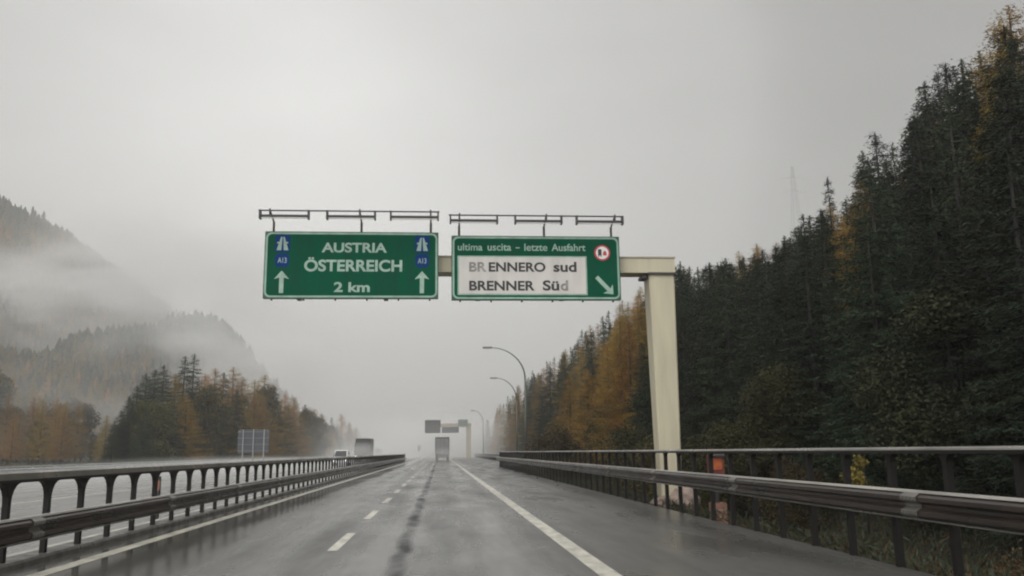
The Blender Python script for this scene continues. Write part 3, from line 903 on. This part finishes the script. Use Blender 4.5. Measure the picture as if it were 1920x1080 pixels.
def conifer(H, Rad, whorls, per, start, droop, spray, dens, power=0.85, ragged=0.3, gap=0.0, rise=0.0, fuzz=0.03, inner=0.5):
    P, D, S, Wd = [], [], [], []
    limbs = []
    for w in range(whorls):
        t_ = start + (1 - start) * (w + RNG.uniform(-.3, .3)) / whorls
        t_ = min(max(t_, start), 0.992)
        z = t_ * H
        Lb = Rad * ((1 - t_) / (1 - start)) ** power + 0.12
        if t_ < start + 0.12: Lb *= 0.75 + 2 * (t_ - start)
        nb = max(4, int(per * (0.6 + 0.4 * (1 - t_)) + RNG.uniform(-1, 1)))
        for b in range(nb):
            if RNG.uniform() < gap: continue
            az = RNG.uniform(0, 2 * math.pi)
            L_ = Lb * RNG.uniform(1 - ragged, 1 + ragged * 0.7)
            rs = rise + 0.45 * max(0.0, t_ - 0.62)
            u = np.array([math.cos(az), math.sin(az), 0.0])
            n = max(3, int(L_ * dens))
            s = RNG.uniform(0.02, 1, n) ** inner
            dz = rs * L_ * s - droop * L_ * s ** 1.4 + 0.45 * droop * L_ * s ** 4
            base = np.array([0, 0, z]) + u[None] * (L_ * s)[:, None]
            base[:, 2] += dz
            lat = np.array([-u[1], u[0], 0.0])
            sg = RNG.choice([-1, 1], n)
            ang = RNG.uniform(0.3, 1.2, n)
            d = u[None] * np.cos(ang)[:, None] + lat[None] * (sg * np.sin(ang))[:, None]
            d[:, 2] += RNG.uniform(-0.75, 0.1, n) + rise * 0.5
            d /= np.linalg.norm(d, axis=1, keepdims=True)
            P.append(base + RNG.normal(scale=fuzz, size=base.shape)); D.append(d)
            S.append(spray * RNG.uniform(0.6, 1.35, n) * (0.55 + 0.45 * (1 - t_) + 0.1)); Wd.append(spray * RNG.uniform(0.16, 0.3, n))
            if w % 3 == 0 and b % 3 == 0:
                limbs.append([(0, 0, z), tuple(u * L_ * 0.5 + np.array([0, 0, z + rise * L_ * .5 - droop * L_ * 0.35])), tuple(u * L_ * 0.9 + np.array([0, 0, z + rise * L_ * .9 - droop * L_ * 0.6]))])
    # the leader
    n = 90
    zz = H * RNG.uniform(0.93, 1.0, n)
    P.append(np.stack([np.zeros(n), np.zeros(n), zz], 1))
    d = RNG.normal(size=(n, 3)); d[:, 2] = np.abs(d[:, 2]) + 0.8; d /= np.linalg.norm(d, axis=1, keepdims=True)
    D.append(d); S.append(np.full(n, spray * 0.9)); Wd.append(np.full(n, spray * 0.2))
    return np.concatenate(P), np.concatenate(D), np.concatenate(S), np.concatenate(Wd), limbs

def trunk_mesh(H, r0, limbs):
    q = MB()
    q.tube([(0, 0, -0.8), (0.02 * H * .1, 0, H * .3), (0, 0.01 * H * .3, H * .65), (0, 0, H * .97)], [r0 * 1.15, r0 * .8, r0 * .45, 0.02], 7)
    for l in limbs:
        q.tube(l, [r0 * .22, r0 * .14, r0 * .05], 4, False)
    return q.mesh('trunk', MAT['bark'], True)

KINDS = {}
def kind(name, H, r0, m, variants, **kw):
    out = []
    for _ in range(variants):
        P, D, S, Wd, limbs = conifer(H, **kw)
        out.append((spray_mesh('crown', P, D, S, Wd, m), trunk_mesh(H, r0, limbs)))
    KINDS[name] = (H, out)
kind('spruce', 16, 0.22, MAT['spruce'], 3, Rad=2.7, whorls=64, per=11, start=0.04, droop=0.36, spray=0.21, dens=50, ragged=0.34, inner=0.62, fuzz=0.07)
kind('ragged_spruce', 16, 0.20, MAT['spruce'], 2, Rad=2.4, whorls=52, per=9, start=0.08, droop=0.48, spray=0.23, dens=48, ragged=0.55, gap=0.14, inner=0.6, fuzz=0.08, power=0.95)
kind('full_spruce', 16, 0.24, MAT['spruce'], 2, Rad=3.0, whorls=66, per=11, start=0.03, droop=0.25, spray=0.21, dens=44, ragged=0.4, inner=0.62, fuzz=0.1, power=0.7)
kind('thin_spruce', 16, 0.18, MAT['spruce_grey'], 3, Rad=2.0, whorls=54, per=9, start=0.06, droop=0.3, spray=0.24, dens=36, ragged=0.42, fuzz=0.06)
kind('larch', 16, 0.2, MAT['larch'], 4, Rad=3.0, whorls=72, per=8, start=0.10, droop=0.10, spray=0.15, dens=80, power=0.75, ragged=0.5, gap=0.12, rise=0.14, fuzz=0.13, inner=0.7)

def broadleaf(H, Rad, n, leaf, m, clumps=26, flat=1.0):
    P, D = [], []
    cs = []
    for _ in range(clumps):
        a = RNG.uniform(0, 2 * math.pi); rr = Rad * math.sqrt(RNG.uniform(0, 1)) * 0.75
        z = H * RNG.uniform(0.15, 0.92)
        k = math.sin(math.pi * min(0.95, max(0.1, z / H)) ** 0.8)
        cs.append((rr * k * math.cos(a), rr * k * math.sin(a), z, Rad * RNG.uniform(0.18, 0.42)))
    per = n // clumps
    for c in cs:
        p = RNG.normal(size=(per, 3)); p /= np.linalg.norm(p, axis=1, keepdims=True)
        p *= (RNG.uniform(0, 1, (per, 1)) ** 0.4) * c[3]
        p[:, 2] *= flat
        P.append(p + np.array(c[:3])); d = RNG.normal(size=(per, 3)); d[:, 2] -= 0.3
        D.append(d / np.linalg.norm(d, axis=1, keepdims=True))
    P = np.concatenate(P); D = np.concatenate(D)
    P[:, 2] = np.maximum(P[:, 2], 0.02)
    limbs = [[(0, 0, H * 0.05), (c[0] * .5, c[1] * .5, c[2] * .6), (c[0], c[1], c[2])] for c in cs[:14]]
    return P, D, RNG.uniform(0.6, 1.3, len(P)) * leaf, RNG.uniform(0.4, 0.7, len(P)) * leaf, limbs
def bkind(name, H, r0, m, variants, **kw):
    out = []
    for _ in range(variants):
        P, D, S, Wd, limbs = broadleaf(H, m=m, **kw)
        q = MB()
        q.tube([(0, 0, -0.4), (0.03, 0, H * .4), (0, 0, H * .8)], [r0, r0 * .7, r0 * .2], 6)
        for l in limbs: q.tube(l, [r0 * .5, r0 * .3, r0 * .1], 4, False)
        out.append((spray_mesh('crown', P, D, S, Wd, m), q.mesh('trunk', MAT['bark'], True)))
    KINDS[name] = (H, out)
bkind('olive_shrub', 3.0, 0.05, MAT['olive'], 3, Rad=1.6, n=12000, leaf=0.085)
bkind('olive_bush', 6.0, 0.08, MAT['olive_dark'], 3, Rad=2.2, n=26000, leaf=0.10, clumps=44)
bkind('yellow_shrub', 1.0, 0.02, MAT['yellow'], 2, Rad=0.5, n=1800, leaf=0.06, clumps=14)
bkind('brown_shrub', 1.2, 0.03, MAT['brown_leaf'], 2, Rad=1.0, n=9000, leaf=0.05)
bkind('olive_tree', 12, 0.18, MAT['olive'], 3, Rad=3.6, n=9000, leaf=0.34, clumps=40)

_count = {}
def plant(kind_, x, y, height, label, cat, name, group, width=1.0, z=None):
    if kind_ == 'spruce': kind_ = ('spruce', 'ragged_spruce', 'full_spruce')[int(RNG.integers(0, 3))]
    H, vs = KINDS[kind_]
    i = _count.get(kind_, 0); _count[kind_] = i + 1
    crown, trunk = vs[i % len(vs)]
    s = height / H
    zz = float(ground_h(x, y)) if z is None else z
    t = thing(name, label, cat, (x, y, zz - 0.05), RNG.uniform(0, 6.28), group)
    t.scale = (s * width, s * width, s)
    link('trunk', trunk, t); link('crown', crown, t)
    return t

# --- landmark trees of the slope on the right: photo tip pixel, distance, kind, label
HERO = [
    (1803, 112, 34, 'spruce', 'tall dark spruce with pointed tip next to the orange larch at the right', 1.15),
    (1757, 138, 36, 'spruce', 'dark spruce with ragged tip left beside the tallest dark spruce', 1.05),
    (1722, 215, 38, 'spruce', 'dark spruce half hidden left of the two tallest spruces', 1.0),
    (1640, 248, 42, 'spruce', 'pointed dark spruce in the middle of the right skyline', 1.1),
    (1672, 268, 41, 'thin_spruce', 'slim greyish spruce close behind the pointed one on the right skyline', 1.0),
    (1551, 332, 50, 'spruce', 'lone spire spruce rising above the right skyline, neat and narrow', 0.95),
    (1505, 400, 56, 'spruce', 'rounded dark spruce left of the lone spire spruce', 1.1),
    (1890, 12, 31, 'larch', 'big orange larch at the right edge, the topmost tree in view', 1.45),
    (1868, 110, 33, 'larch', 'orange larch between the tallest dark spruce and the topmost larch', 1.3),
    (1905, 300, 27, 'spruce', 'dark spruce at the right edge standing in front of the topmost larch', 1.3),
    (1690, 320, 40, 'larch', 'brown larch wedged between dark spruces high on the right', 0.9),
    (1385, 470, 72, 'larch', 'brownish larch on the right skyline right of the cream pillar', 1.1),
    (1418, 462, 70, 'larch', 'pale brown larch beside another on the skyline right of the pillar', 1.0),
    (1330, 492, 78, 'spruce', 'blunt dark spruce on the skyline just right of the cream pillar', 1.2),
    (1292, 500, 80, 'thin_spruce', 'grey green spruce on the skyline nearest the pillar top', 1.2),
    (1195, 555, 72, 'larch', 'tall brown larch just left of the cream pillar', 1.1),
    (1165, 590, 78, 'larch', 'rust coloured larch below the right corner of the exit sign', 1.15),
    (1130, 640, 66, 'larch', 'golden orange larch left of the pillar, glowing among dark spruces', 1.3),
    (1068, 700, 70, 'larch', 'short bright orange larch left of the pillar just above the barrier', 1.5),
    (1100, 690, 62, 'larch', 'broad orange larch between the short bright one and the pillar', 1.4),
    (1203, 640, 47, 'spruce', 'blue black spruce close left of the cream pillar', 0.9),
]
for px, py, y, k, lab, wd in HERO:
    p = at(px, py, y)
    g = float(ground_h(p.x, y))
    plant(k, p.x, y, max(3, p.z - g), lab, 'tree', 'larch_tree' if k == 'larch' else 'spruce_tree', None, wd)

GS = 'dark spruces crowding the slope on the right'
GL = 'larches scattered through the forest on the right'
GG = 'grey green young spruces lining the road far ahead on the right'
SKYLINE = [(880, 815), (905, 790), (920, 772), (950, 745), (985, 705), (1020, 680), (1060, 655), (1100, 612), (1130, 592), (1165, 568), (1200, 535), (1240, 505), (1280, 486), (1330, 492), (1385, 470), (1440, 455), (1480, 432), (1505, 408), (1530, 398), (1551, 345), (1575, 390), (1600, 352), (1625, 305), (1640, 258), (1665, 275), (1700, 285), (1725, 220), (1757, 150), (1780, 170), (1803, 122), (1835, 140), (1860, 95), (1886, 40), (1920, 30), (2100, -60)]
def pixel(p):
    v = Vector(p) - EYE
    c = v.dot(FWD)
    return CX + FPX * v.dot(CAMX) / c, CY - FPX * v.dot(CAMY) / c
def height_under_skyline(x, y, lo, hi, g):
    px, _ = pixel((x, y, g + 8))
    py = np.interp(px, [q[0] for q in SKYLINE], [q[1] for q in SKYLINE])
    hor = 846 - (px - 825) * 0.014
    py = hor - (hor - py) * RNG.uniform(lo, hi)
    return at(px, py, y).z - g
def fill(y0, y1, step, x0, x1, klist, f0=0.8, f1=0.98, jitter=0.5):
    y = y0
    while y < y1:
        st = step * (1 + y / 160)
        x = RNG.uniform(x0, x1); yy = y + RNG.uniform(-jitter, jitter) * st
        y += st
        g = float(ground_h(x, yy))
        h = height_under_skyline(x, yy, f0, f1, g)
        if h < 3: continue
        u = RNG.uniform()
        k = klist[-1][0]
        acc = 0
        px_ = pixel((x, yy, g + 6))[0]
        u2 = RNG.uniform()
        if 1035 < px_ < 1200 and u2 < 0.85 and 36 < yy < 105: u = 2.0
        if 1365 < px_ < 1470 and x > 22 and u2 < 0.6: u = 2.0
        if px_ > 1850 and x > 19 and u2 < 0.3: u = 2.0
        for kk, pr in klist:
            acc += pr
            if u < acc: k = kk; break
        if u == 2.0: k = 'larch'
        if k == 'larch':
            plant(k, x, yy, h, 'autumn brown larch among the dark spruces on the right slope', 'tree', 'larch_tree', GL, 1.1)
        elif k == 'olive_bush':
            plant(k, x, yy, h, 'low olive broadleaf tree at the foot of the dark spruces on the right', 'tree', 'broadleaf_tree', 'olive trees at the edge of the right forest', 1.3)
        elif k == 'spruce':
            plant(k, x, yy, h, 'dark green spruce in the dense forest on the right slope', 'tree', 'spruce_tree', GS, RNG.uniform(1.1, 1.5))
        else:
            plant(k, x, yy, h, 'grey green slim spruce far along the right roadside in the mist', 'tree', 'spruce_tree', GG, RNG.uniform(0.9, 1.3))
fill(12, 70, 1.9, 11.5, 13.5, [('spruce', 1.0)], 0.72, 0.98)
fill(16, 75, 1.8, 15, 18, [('spruce', .97), ('larch', .03)], 0.8, 0.98)
fill(22, 80, 1.9, 20, 24, [('spruce', .93), ('larch', .07)], 0.84, 0.97)
fill(30, 85, 2.2, 26, 31, [('spruce', .88), ('larch', .12)], 0.88, 0.97)
fill(40, 100, 3.0, 33, 40, [('spruce', .78), ('larch', .22)], 0.86, 0.96)
fill(27, 62, 1.7, 18, 22, [('spruce', .9), ('larch', .1)], 0.93, 1.0)
fill(34, 80, 2.2, 25, 30, [('spruce', .85), ('larch', .15)], 0.95, 1.02)
fill(22, 60, 5.5, 10.8, 12.2, [('olive_bush', 1.0)], 0.30, 0.48)
fill(72, 130, 2.6, 15, 18, [('spruce', .35), ('larch', .25), ('thin_spruce', .4)], 0.75, 0.98)
fill(78, 150, 2.4, 20, 26, [('spruce', .25), ('larch', .3), ('thin_spruce', .45)], 0.88, 1.0)
fill(85, 170, 3.0, 28, 38, [('spruce', .3), ('larch', .25), ('thin_spruce', .45)], 0.9, 1.0)
fill(130, 300, 3.0, 14, 20, [('thin_spruce', .7), ('larch', .3)], 0.82, 1.0)
fill(150, 330, 3.4, 24, 34, [('thin_spruce', .75), ('larch', .25)], 0.9, 1.0)

# shrubs behind the right barrier
for px, y, h, lab in [(1300, 30, 3.0, 'olive shrub right of the gantry pillar'), (1352, 28, 3.2, 'tall olive shrub behind the orange lamp box'),
                      (1420, 27, 2.6, 'olive shrub two bushes right of the gantry pillar, by the barrier'), (1480, 24, 2.2, 'low dull green shrub between the orange lamp box and the yellow shrub')]:
    p = at(px, 850, y)
    plant('olive_shrub', p.x, y, h, lab, 'shrub', 'shrub', None, 1.1)
for px, y, h, lab in [(1180, 40, 3.5, 'olive shrub left of the gantry pillar'), (1235, 36, 3.0, 'olive shrub directly behind the gantry pillar'), (1040, 60, 4, 'brownish olive shrub at the near end of the orange larches')]:
    p = at(px, 850, y)
    plant('olive_shrub', p.x, y, h, lab, 'shrub', 'shrub', None, 1.2)
p = at(1622, 915, 15.2)
plant('yellow_shrub', p.x, 15.2, 1.0, 'small bright yellow shrub behind the right barrier', 'shrub', 'shrub', None, 1.0, z=p.z - 0.35)
for x, y, h, lab in [(7.6, 10.6, 1.2, 'rusty brown shrub below the barrier at the bottom right'), (7.3, 9.3, 1.1, 'golden brown shrub at the bottom right corner'), (8.6, 12.0, 1.3, 'brown leaved shrub behind the one below the barrier')]:
    plant('brown_shrub', x, y, h, lab, 'shrub', 'shrub', None, 1.0)

# --- copse on the left beyond the opposite carriageway
COPSE = [(215, 790), (228, 770), (243, 742), (258, 722), (275, 700), (292, 692), (308, 684), (330, 700), (348, 668), (365, 664), (385, 700), (404, 690), (420, 698), (438, 688), (455, 706), (478, 712),
         (497, 702), (512, 722), (535, 738), (552, 745), (572, 758), (590, 766), (603, 775), (622, 782), (640, 776), (655, 792), (668, 800)]
GC = 'trees of the copse on the left'
def copse_tree(px, py, yb, k, front):
    y = yb
    p = at(px, py, y)
    g = float(ground_h(p.x, y))
    if k == 'larch':
        plant(k, p.x, y, max(2.5, p.z - g), 'orange brown larch in the copse beyond the opposite carriageway', 'tree', 'larch_tree', GC + ', larches', 1.7)
    elif k == 'olive_tree':
        plant(k, p.x, y, max(2.5, p.z - g), 'olive broadleaf tree in the copse beyond the opposite carriageway', 'tree', 'broadleaf_tree', GC + ', broadleaf', 1.0)
    else:
        plant(k, p.x, y, max(2.5, p.z - g), 'dark spruce in the copse beyond the opposite carriageway', 'tree', 'spruce_tree', GC + ', spruces', 1.5)
cx_ = [c[0] for c in COPSE]; cy_ = [c[1] for c in COPSE]
for i, (px, py) in enumerate(COPSE):
    y = min(290, 34.5 * 1600 / (825 - px))
    u = i / len(COPSE)
    k = 'spruce' if i in (0, 1, 2, 3, 4, 5, 6, 8, 9, 12, 17, 20, 23) else 'larch'
    copse_tree(px, py, y + 6, k, False)
for _ in range(46):
    px = RNG.uniform(222, 665)
    py = np.interp(px, cx_, cy_) + RNG.uniform(8, 90) * (1 if px < 520 else 0.5)
    y = min(300, 33.5 * 1600 / (825 - px)) + RNG.uniform(-2, 14)
    k = RNG.choice(['spruce', 'larch', 'olive_tree'], p=[.28, .52, .20]) if px > 330 else RNG.choice(['spruce', 'olive_tree'], p=[.92, .08])
    copse_tree(px, min(py, 832), y, k, True)

# --- misty autumn trees farther left
for _ in range(60):
    px = RNG.uniform(-60, 250)
    y = RNG.uniform(150, 240)
    py = np.interp(px, [-60, 0, 60, 150, 250], [680, 700, 725, 755, 800]) + RNG.uniform(-6, 60)
    p = at(px, py, y)
    g = float(ground_h(p.x, y))
    k = RNG.choice(['olive_tree', 'larch', 'spruce'], p=[.45, .48, .07])
    lab = {'olive_tree': 'olive yellow broadleaf tree standing in the mist left of the copse', 'larch': 'faded brown larch standing in the mist left of the copse', 'spruce': 'dim spruce standing in the mist left of the copse'}[k]
    plant(k, p.x, y, max(3, p.z - g), lab, 'tree', {'olive_tree': 'broadleaf_tree', 'larch': 'larch_tree', 'spruce': 'spruce_tree'}[k], 'misty trees at the far left, ' + k.split('_')[0], 1.2)

# ------------------------------------------------------------------ mountains on the left
def ridge_fn(pts, y):
    w = [at(px, py, y) for px, py in pts]
    return [p.x for p in w], [p.z for p in w]
def mountain(name, pts, yr, depth, seed, m):
    rx, rz = ridge_fn(pts, yr)
    rg = np.random.default_rng(seed)
    ph = rg.uniform(0, 6.28, 8)
    def h(x, y):
        base = np.interp(x, rx, rz)
        k = np.where(y < yr, ss(y, yr - depth, yr) ** 0.8, 1 - 0.6 * ss(y, yr, yr + depth * 1.2))
        rough = 5 * np.sin(x * .045 + ph[0]) * np.sin(y * .05 + ph[1]) + 3 * np.sin(x * .11 + y * .07 + ph[2])
        fade = np.clip((base - 4) / 30, 0, 1)
        return np.maximum((base - 17) * k + rough * fade * np.clip(k * 2, 0, 1) * np.where(np.abs(y - yr) < 20, .3, 1), -4)
    xs_ = np.linspace(min(rx), max(rx), 70); ys_ = np.linspace(yr - depth, yr + depth, 36)
    tag(link(name, grid_mesh(name, xs_, ys_, h, m)), kind='structure')
    return h, (min(rx), max(rx)), rx, rz
RA = [(-420, 200), (-200, 265), (-60, 320), (0, 352), (40, 372), (90, 408), (130, 425), (180, 455), (230, 495), (300, 545), (380, 610), (460, 690), (540, 780), (620, 850)]
hA, limA, _, _ = mountain('mountain', RA, 640, 260, 1, MAT['mountain'])
RB = [(-420, 560), (-200, 575), (0, 610), (130, 640), (230, 615), (290, 585), (340, 572), (390, 560), (420, 566), (450, 600), (480, 650), (520, 690), (580, 760), (640, 850)]
hB, limB, _, _ = mountain('wooded_hill', RB, 400, 140, 2, MAT['mountain'])

def far_tree(hgt, rad, seed):
    rg = np.random.default_rng(seed)
    v, f = [], []
    lev = 6
    for j in range(lev):
        z0 = hgt * (0.06 + 0.94 * j / lev); z1 = hgt * min(1, (j + 1.7) / lev)
        r_ = rad * (1 - j / lev) ** 0.8
        n = 6
        b = len(v)
        for i in range(n):
            a = 2 * math.pi * (i + 0.5 * (j % 2)) / n
            rr = r_ * rg.uniform(0.65, 1.25)
            v.append((rr * math.cos(a), rr * math.sin(a), z0 - rg.uniform(0, .04) * hgt))
        v.append((0, 0, z1))
        for i in range(n): f.append((b + i, b + (i + 1) % n, b + n))
    return np.array(v), np.array(f)
def far_forest(name, h, xl, yl, n, tall, mats, seed, label):
    rg = np.random.default_rng(seed)
    x = rg.uniform(xl[0], xl[1], n); y = rg.uniform(yl[0], yl[1], n)
    z = h(x, y)
    ok = z > -1
    x, y, z = x[ok], y[ok], z[ok]
    sc_ = rg.uniform(.65, 1.15, len(x)) * tall
    protos = [far_tree(1, 0.2 + 0.04 * i, 10 + i) for i in range(5)]
    pid = rg.integers(0, 5, len(x))
    # colour belts: which material by a smooth field plus noise
    fld = np.sin(x * .021 + 1) + np.sin(y * .03 + x * .011) + rg.normal(scale=.7, size=len(x)) - z * 0.012
    cls = np.digitize(fld, [-0.5, 0.8])
    V, Fc, MI, off = [], [], [], 0
    for i in range(5):
        pv, pf = protos[i]
        s_ = pid == i
        c = np.stack([x[s_], y[s_], z[s_] - 1], 1)
        vv = c[:, None, :] + pv[None] * sc_[s_][:, None, None]
        k = len(pv)
        idx = off + np.arange(len(c))[:, None, None] * k + pf[None]
        V.append(vv.reshape(-1, 3)); Fc.append(idx.reshape(-1, 3))
        MI.append(np.repeat(cls[s_], len(pf)))
        off += len(c) * k
    me = np_mesh(name, np.concatenate(V), np.concatenate(Fc), mats[0])
    for m in mats[1:]: me.materials.append(m)
    me.polygons.foreach_set('material_index', np.concatenate(MI).astype(np.int32))
    me.update()
    o = link(name, me)
    return tag(o, label, 'forest', None, 'stuff')
FM = [mat('far spruce', (0.022, 0.027, 0.02), 0.9, spec=0.1), mat('far olive', (0.075, 0.058, 0.026), 0.9, spec=0.1), mat('far larch', (0.15, 0.078, 0.03), 0.9, spec=0.1)]
far_forest('forest', hA, limA, (400, 665), 9000, 13, FM, 21, 'misty conifer forest covering the mountain on the left')
far_forest('forest', hB, limB, (265, 420), 5200, 10.5, FM, 22, 'brownish misty wood on the lower hill behind the copse')

# ------------------------------------------------------------------ undergrowth on the embankment
n = 80000
gx = 6.2 + RNG.uniform(0, 1, n) ** 1.3 * 8; gy = 4 + RNG.uniform(0, 1, n) ** 1.5 * 80
gz = ground_h(gx, gy)
d = RNG.normal(size=(n, 3)); d[:, 2] = np.abs(d[:, 2]) + 0.5; d /= np.linalg.norm(d, axis=1, keepdims=True)
me = spray_mesh('undergrowth', np.stack([gx, gy, gz + RNG.uniform(-.05, .25, n)], 1), d, RNG.uniform(.06, .26, n), RNG.uniform(.012, .035, n), MAT['spruce_grey'])
me.materials.append(MAT['brown_leaf'])
me.polygons.foreach_set('material_index', (RNG.uniform(size=n) < 0.35).astype(np.int32))
tag(link('undergrowth', me), 'wet undergrowth and fallen leaves on the embankment below the right barrier', 'undergrowth', None, 'stuff')
n = 9000
gx = -31.6 - RNG.uniform(0, 1, n) * 60; gy = 40 + RNG.uniform(0, 1, n) * 160
d = RNG.normal(size=(n, 3)); d[:, 2] = np.abs(d[:, 2]) + 0.8; d /= np.linalg.norm(d, axis=1, keepdims=True)
me = spray_mesh('grass', np.stack([gx, gy, ground_h(gx, gy)], 1), d, RNG.uniform(.3, .9, n), RNG.uniform(.1, .25, n), MAT['grass'])
tag(link('grass', me), 'rough wet grass on the verge beyond the opposite carriageway', 'grass', None, 'stuff')

# ------------------------------------------------------------------ pylon in the fog above the forest
PY_ = 230
p = at(1485, 312, PY_)
gz = float(ground_h(p.x, PY_))
t = thing('power_pylon', 'faint grey lattice power pylon in the fog above the forest', 'pylon', (p.x, PY_, gz))
Hp = p.z - gz
q = MB()
def leg(sx_, sy_): return lambda z: (sx_ * (2.6 * (1 - z / Hp) + 0.25), sy_ * (2.6 * (1 - z / Hp) + 0.25), z)
legs = [leg(a, b) for a, b in ((-1, -1), (1, -1), (1, 1), (-1, 1))]
lv = np.linspace(0, Hp, 14)
for L_ in legs: q.tube([L_(0), L_(Hp)], 0.022, 4)
for i in range(len(lv) - 1):
    for k in range(4):
        q.tube([legs[k](lv[i]), legs[(k + 1) % 4](lv[i + 1])], 0.010, 4)
        q.tube([legs[(k + 1) % 4](lv[i]), legs[k](lv[i + 1])], 0.010, 4)
q.build('tower', MAT['pylon'], t)
for zz, w in ((Hp - 4, 4.5), (Hp - 8, 4)):
    MB().tube([(-w, 0, zz), (0, 0, zz + 0.8), (w, 0, zz)], 0.022, 4).build('crossarm', MAT['pylon'], t)

# ------------------------------------------------------------------ air: haze and mist
def volume_mat(name, density, color=(0.95, 0.95, 0.94), aniso=0.3, noise=None):
    m = bpy.data.materials.new(name)
    m.use_nodes = True
    t = m.node_tree
    t.nodes.clear()
    o = N(t, 'ShaderNodeOutputMaterial'); v = N(t, 'ShaderNodeVolumePrincipled')
    v.inputs['Color'].default_value = (*color, 1)
    v.inputs['Density'].default_value = density
    v.inputs['Anisotropy'].default_value = aniso
    t.links.new(v.outputs[0], o.inputs['Volume'])
    if noise:
        sc_, lo, hi, seed = noise
        tc = N(t, 'ShaderNodeTexCoord')
        mp = N(t, 'ShaderNodeMapping'); mp.inputs['Location'].default_value = (seed * 3.1, seed * 1.7, seed)
        nz = N(t, 'ShaderNodeTexNoise'); nz.inputs['Scale'].default_value = sc_; nz.inputs['Detail'].default_value = 4
        nz.inputs['Roughness'].default_value = 0.55
        t.links.new(tc.outputs['Object'], mp.inputs[0]); t.links.new(mp.outputs[0], nz.inputs['Vector'])
        ln = N(t, 'ShaderNodeVectorMath', operation='LENGTH'); t.links.new(tc.outputs['Object'], ln.inputs[0])
        fo = N(t, 'ShaderNodeMapRange', interpolation_type='SMOOTHSTEP')
        for k, val in (('From Min', 1.0), ('From Max', 0.25), ('To Min', 0.0), ('To Max', 1.0)): fo.inputs[k].default_value = val
        t.links.new(ln.outputs['Value'], fo.inputs['Value'])
        nr = N(t, 'ShaderNodeMapRange')
        for k, val in (('From Min', lo), ('From Max', hi), ('To Min', 0.0), ('To Max', density)): nr.inputs[k].default_value = val
        t.links.new(nz.outputs['Fac'], nr.inputs['Value'])
        ml = N(t, 'ShaderNodeMath', operation='MULTIPLY')
        t.links.new(fo.outputs[0], ml.inputs[0]); t.links.new(nr.outputs[0], ml.inputs[1])
        t.links.new(ml.outputs[0], v.inputs['Density'])
    return m
tag(MB().box(-1450, -90, -6, 1450, 1850, 270).build('haze', volume_mat('haze', 0.0007)), kind='stuff')

def ico_sphere():
    v, f = [], []
    nu, nv = 20, 12
    for j in range(nv + 1):
        a = math.pi * j / nv
        for i in range(nu):
            b = 2 * math.pi * i / nu
            v.append((math.sin(a) * math.cos(b), math.sin(a) * math.sin(b), math.cos(a)))
    for j in range(nv):
        for i in range(nu):
            f.append((j * nu + i, (j + 1) * nu + i, (j + 1) * nu + (i + 1) % nu, j * nu + (i + 1) % nu))
    return v, f
def mist(px, py, y, rx, ry_, rz, dens, noise, rot=0.0):
    m = volume_mat('mist', dens, (0.98, 0.98, 0.97), 0.1, noise)
    m.cycles.volume_step_rate = 1.0
    o = MB().add(*ico_sphere()).build('mist', m)
    o.location = at(px, py, y)
    o.scale = (rx, ry_, rz)
    o.rotation_euler = (0, rot, 0)
    return tag(o, 'low cloud drifting across the wooded mountain on the left', 'mist', 'low clouds on the left', 'stuff')
mist(140, 525, 500, 170, 45, 32, 0.040, (2.2, .40, .62, 1), R(-6))
mist(320, 500, 560, 130, 50, 62, 0.040, (1.8, .36, .62, 2), R(15))
mist(440, 650, 330, 66, 35, 32, 0.055, (2.0, .38, .62, 3), R(10))
mist(250, 640, 270, 80, 30, 24, 0.009, (2.4, .40, .62, 8), R(-4))
mist(500, 740, 300, 46, 40, 22, 0.022, (2.0, .34, .62, 9), R(12))
mist(20, 560, 420, 90, 40, 34, 0.016, (2.6, .42, .62, 10), R(20))
mist(90, 800, 190, 60, 50, 13, 0.013, (1.6, .36, .65, 4))
# spray and mist lying over the carriageway far ahead
o = mist(830, 850, 330, 62, 215, 15, 0.03, (1.6, .2, .6, 5))
o['label'] = 'bank of spray and mist lying over the road far ahead'
o['group'] = 'spray over the road'

o = mist(400, 880, 75, 12, 62, 1.5, 0.035, (1.4, .2, .6, 6))
o.location = (-19, 78, 0.2)
o['label'] = 'low spray whirled up over the opposite carriageway'
o['group'] = 'spray over the road'

for x, y, rx, ry_, rz, dn, sd, lab in ((-13.0, 142, 7, 13, 3.2, 0.055, 7, 'spray thrown up in front of the oncoming lorry'), (0.4, 150, 3.2, 9, 2.0, 0.05, 11, 'spray whirling behind the grey box lorry ahead')):
    o = mist(800, 850, y, rx, ry_, rz, dn, (1.2, .25, .6, sd))
    o.location = (x, y, 0.9)
    o['label'] = lab
    o['group'] = 'spray over the road'
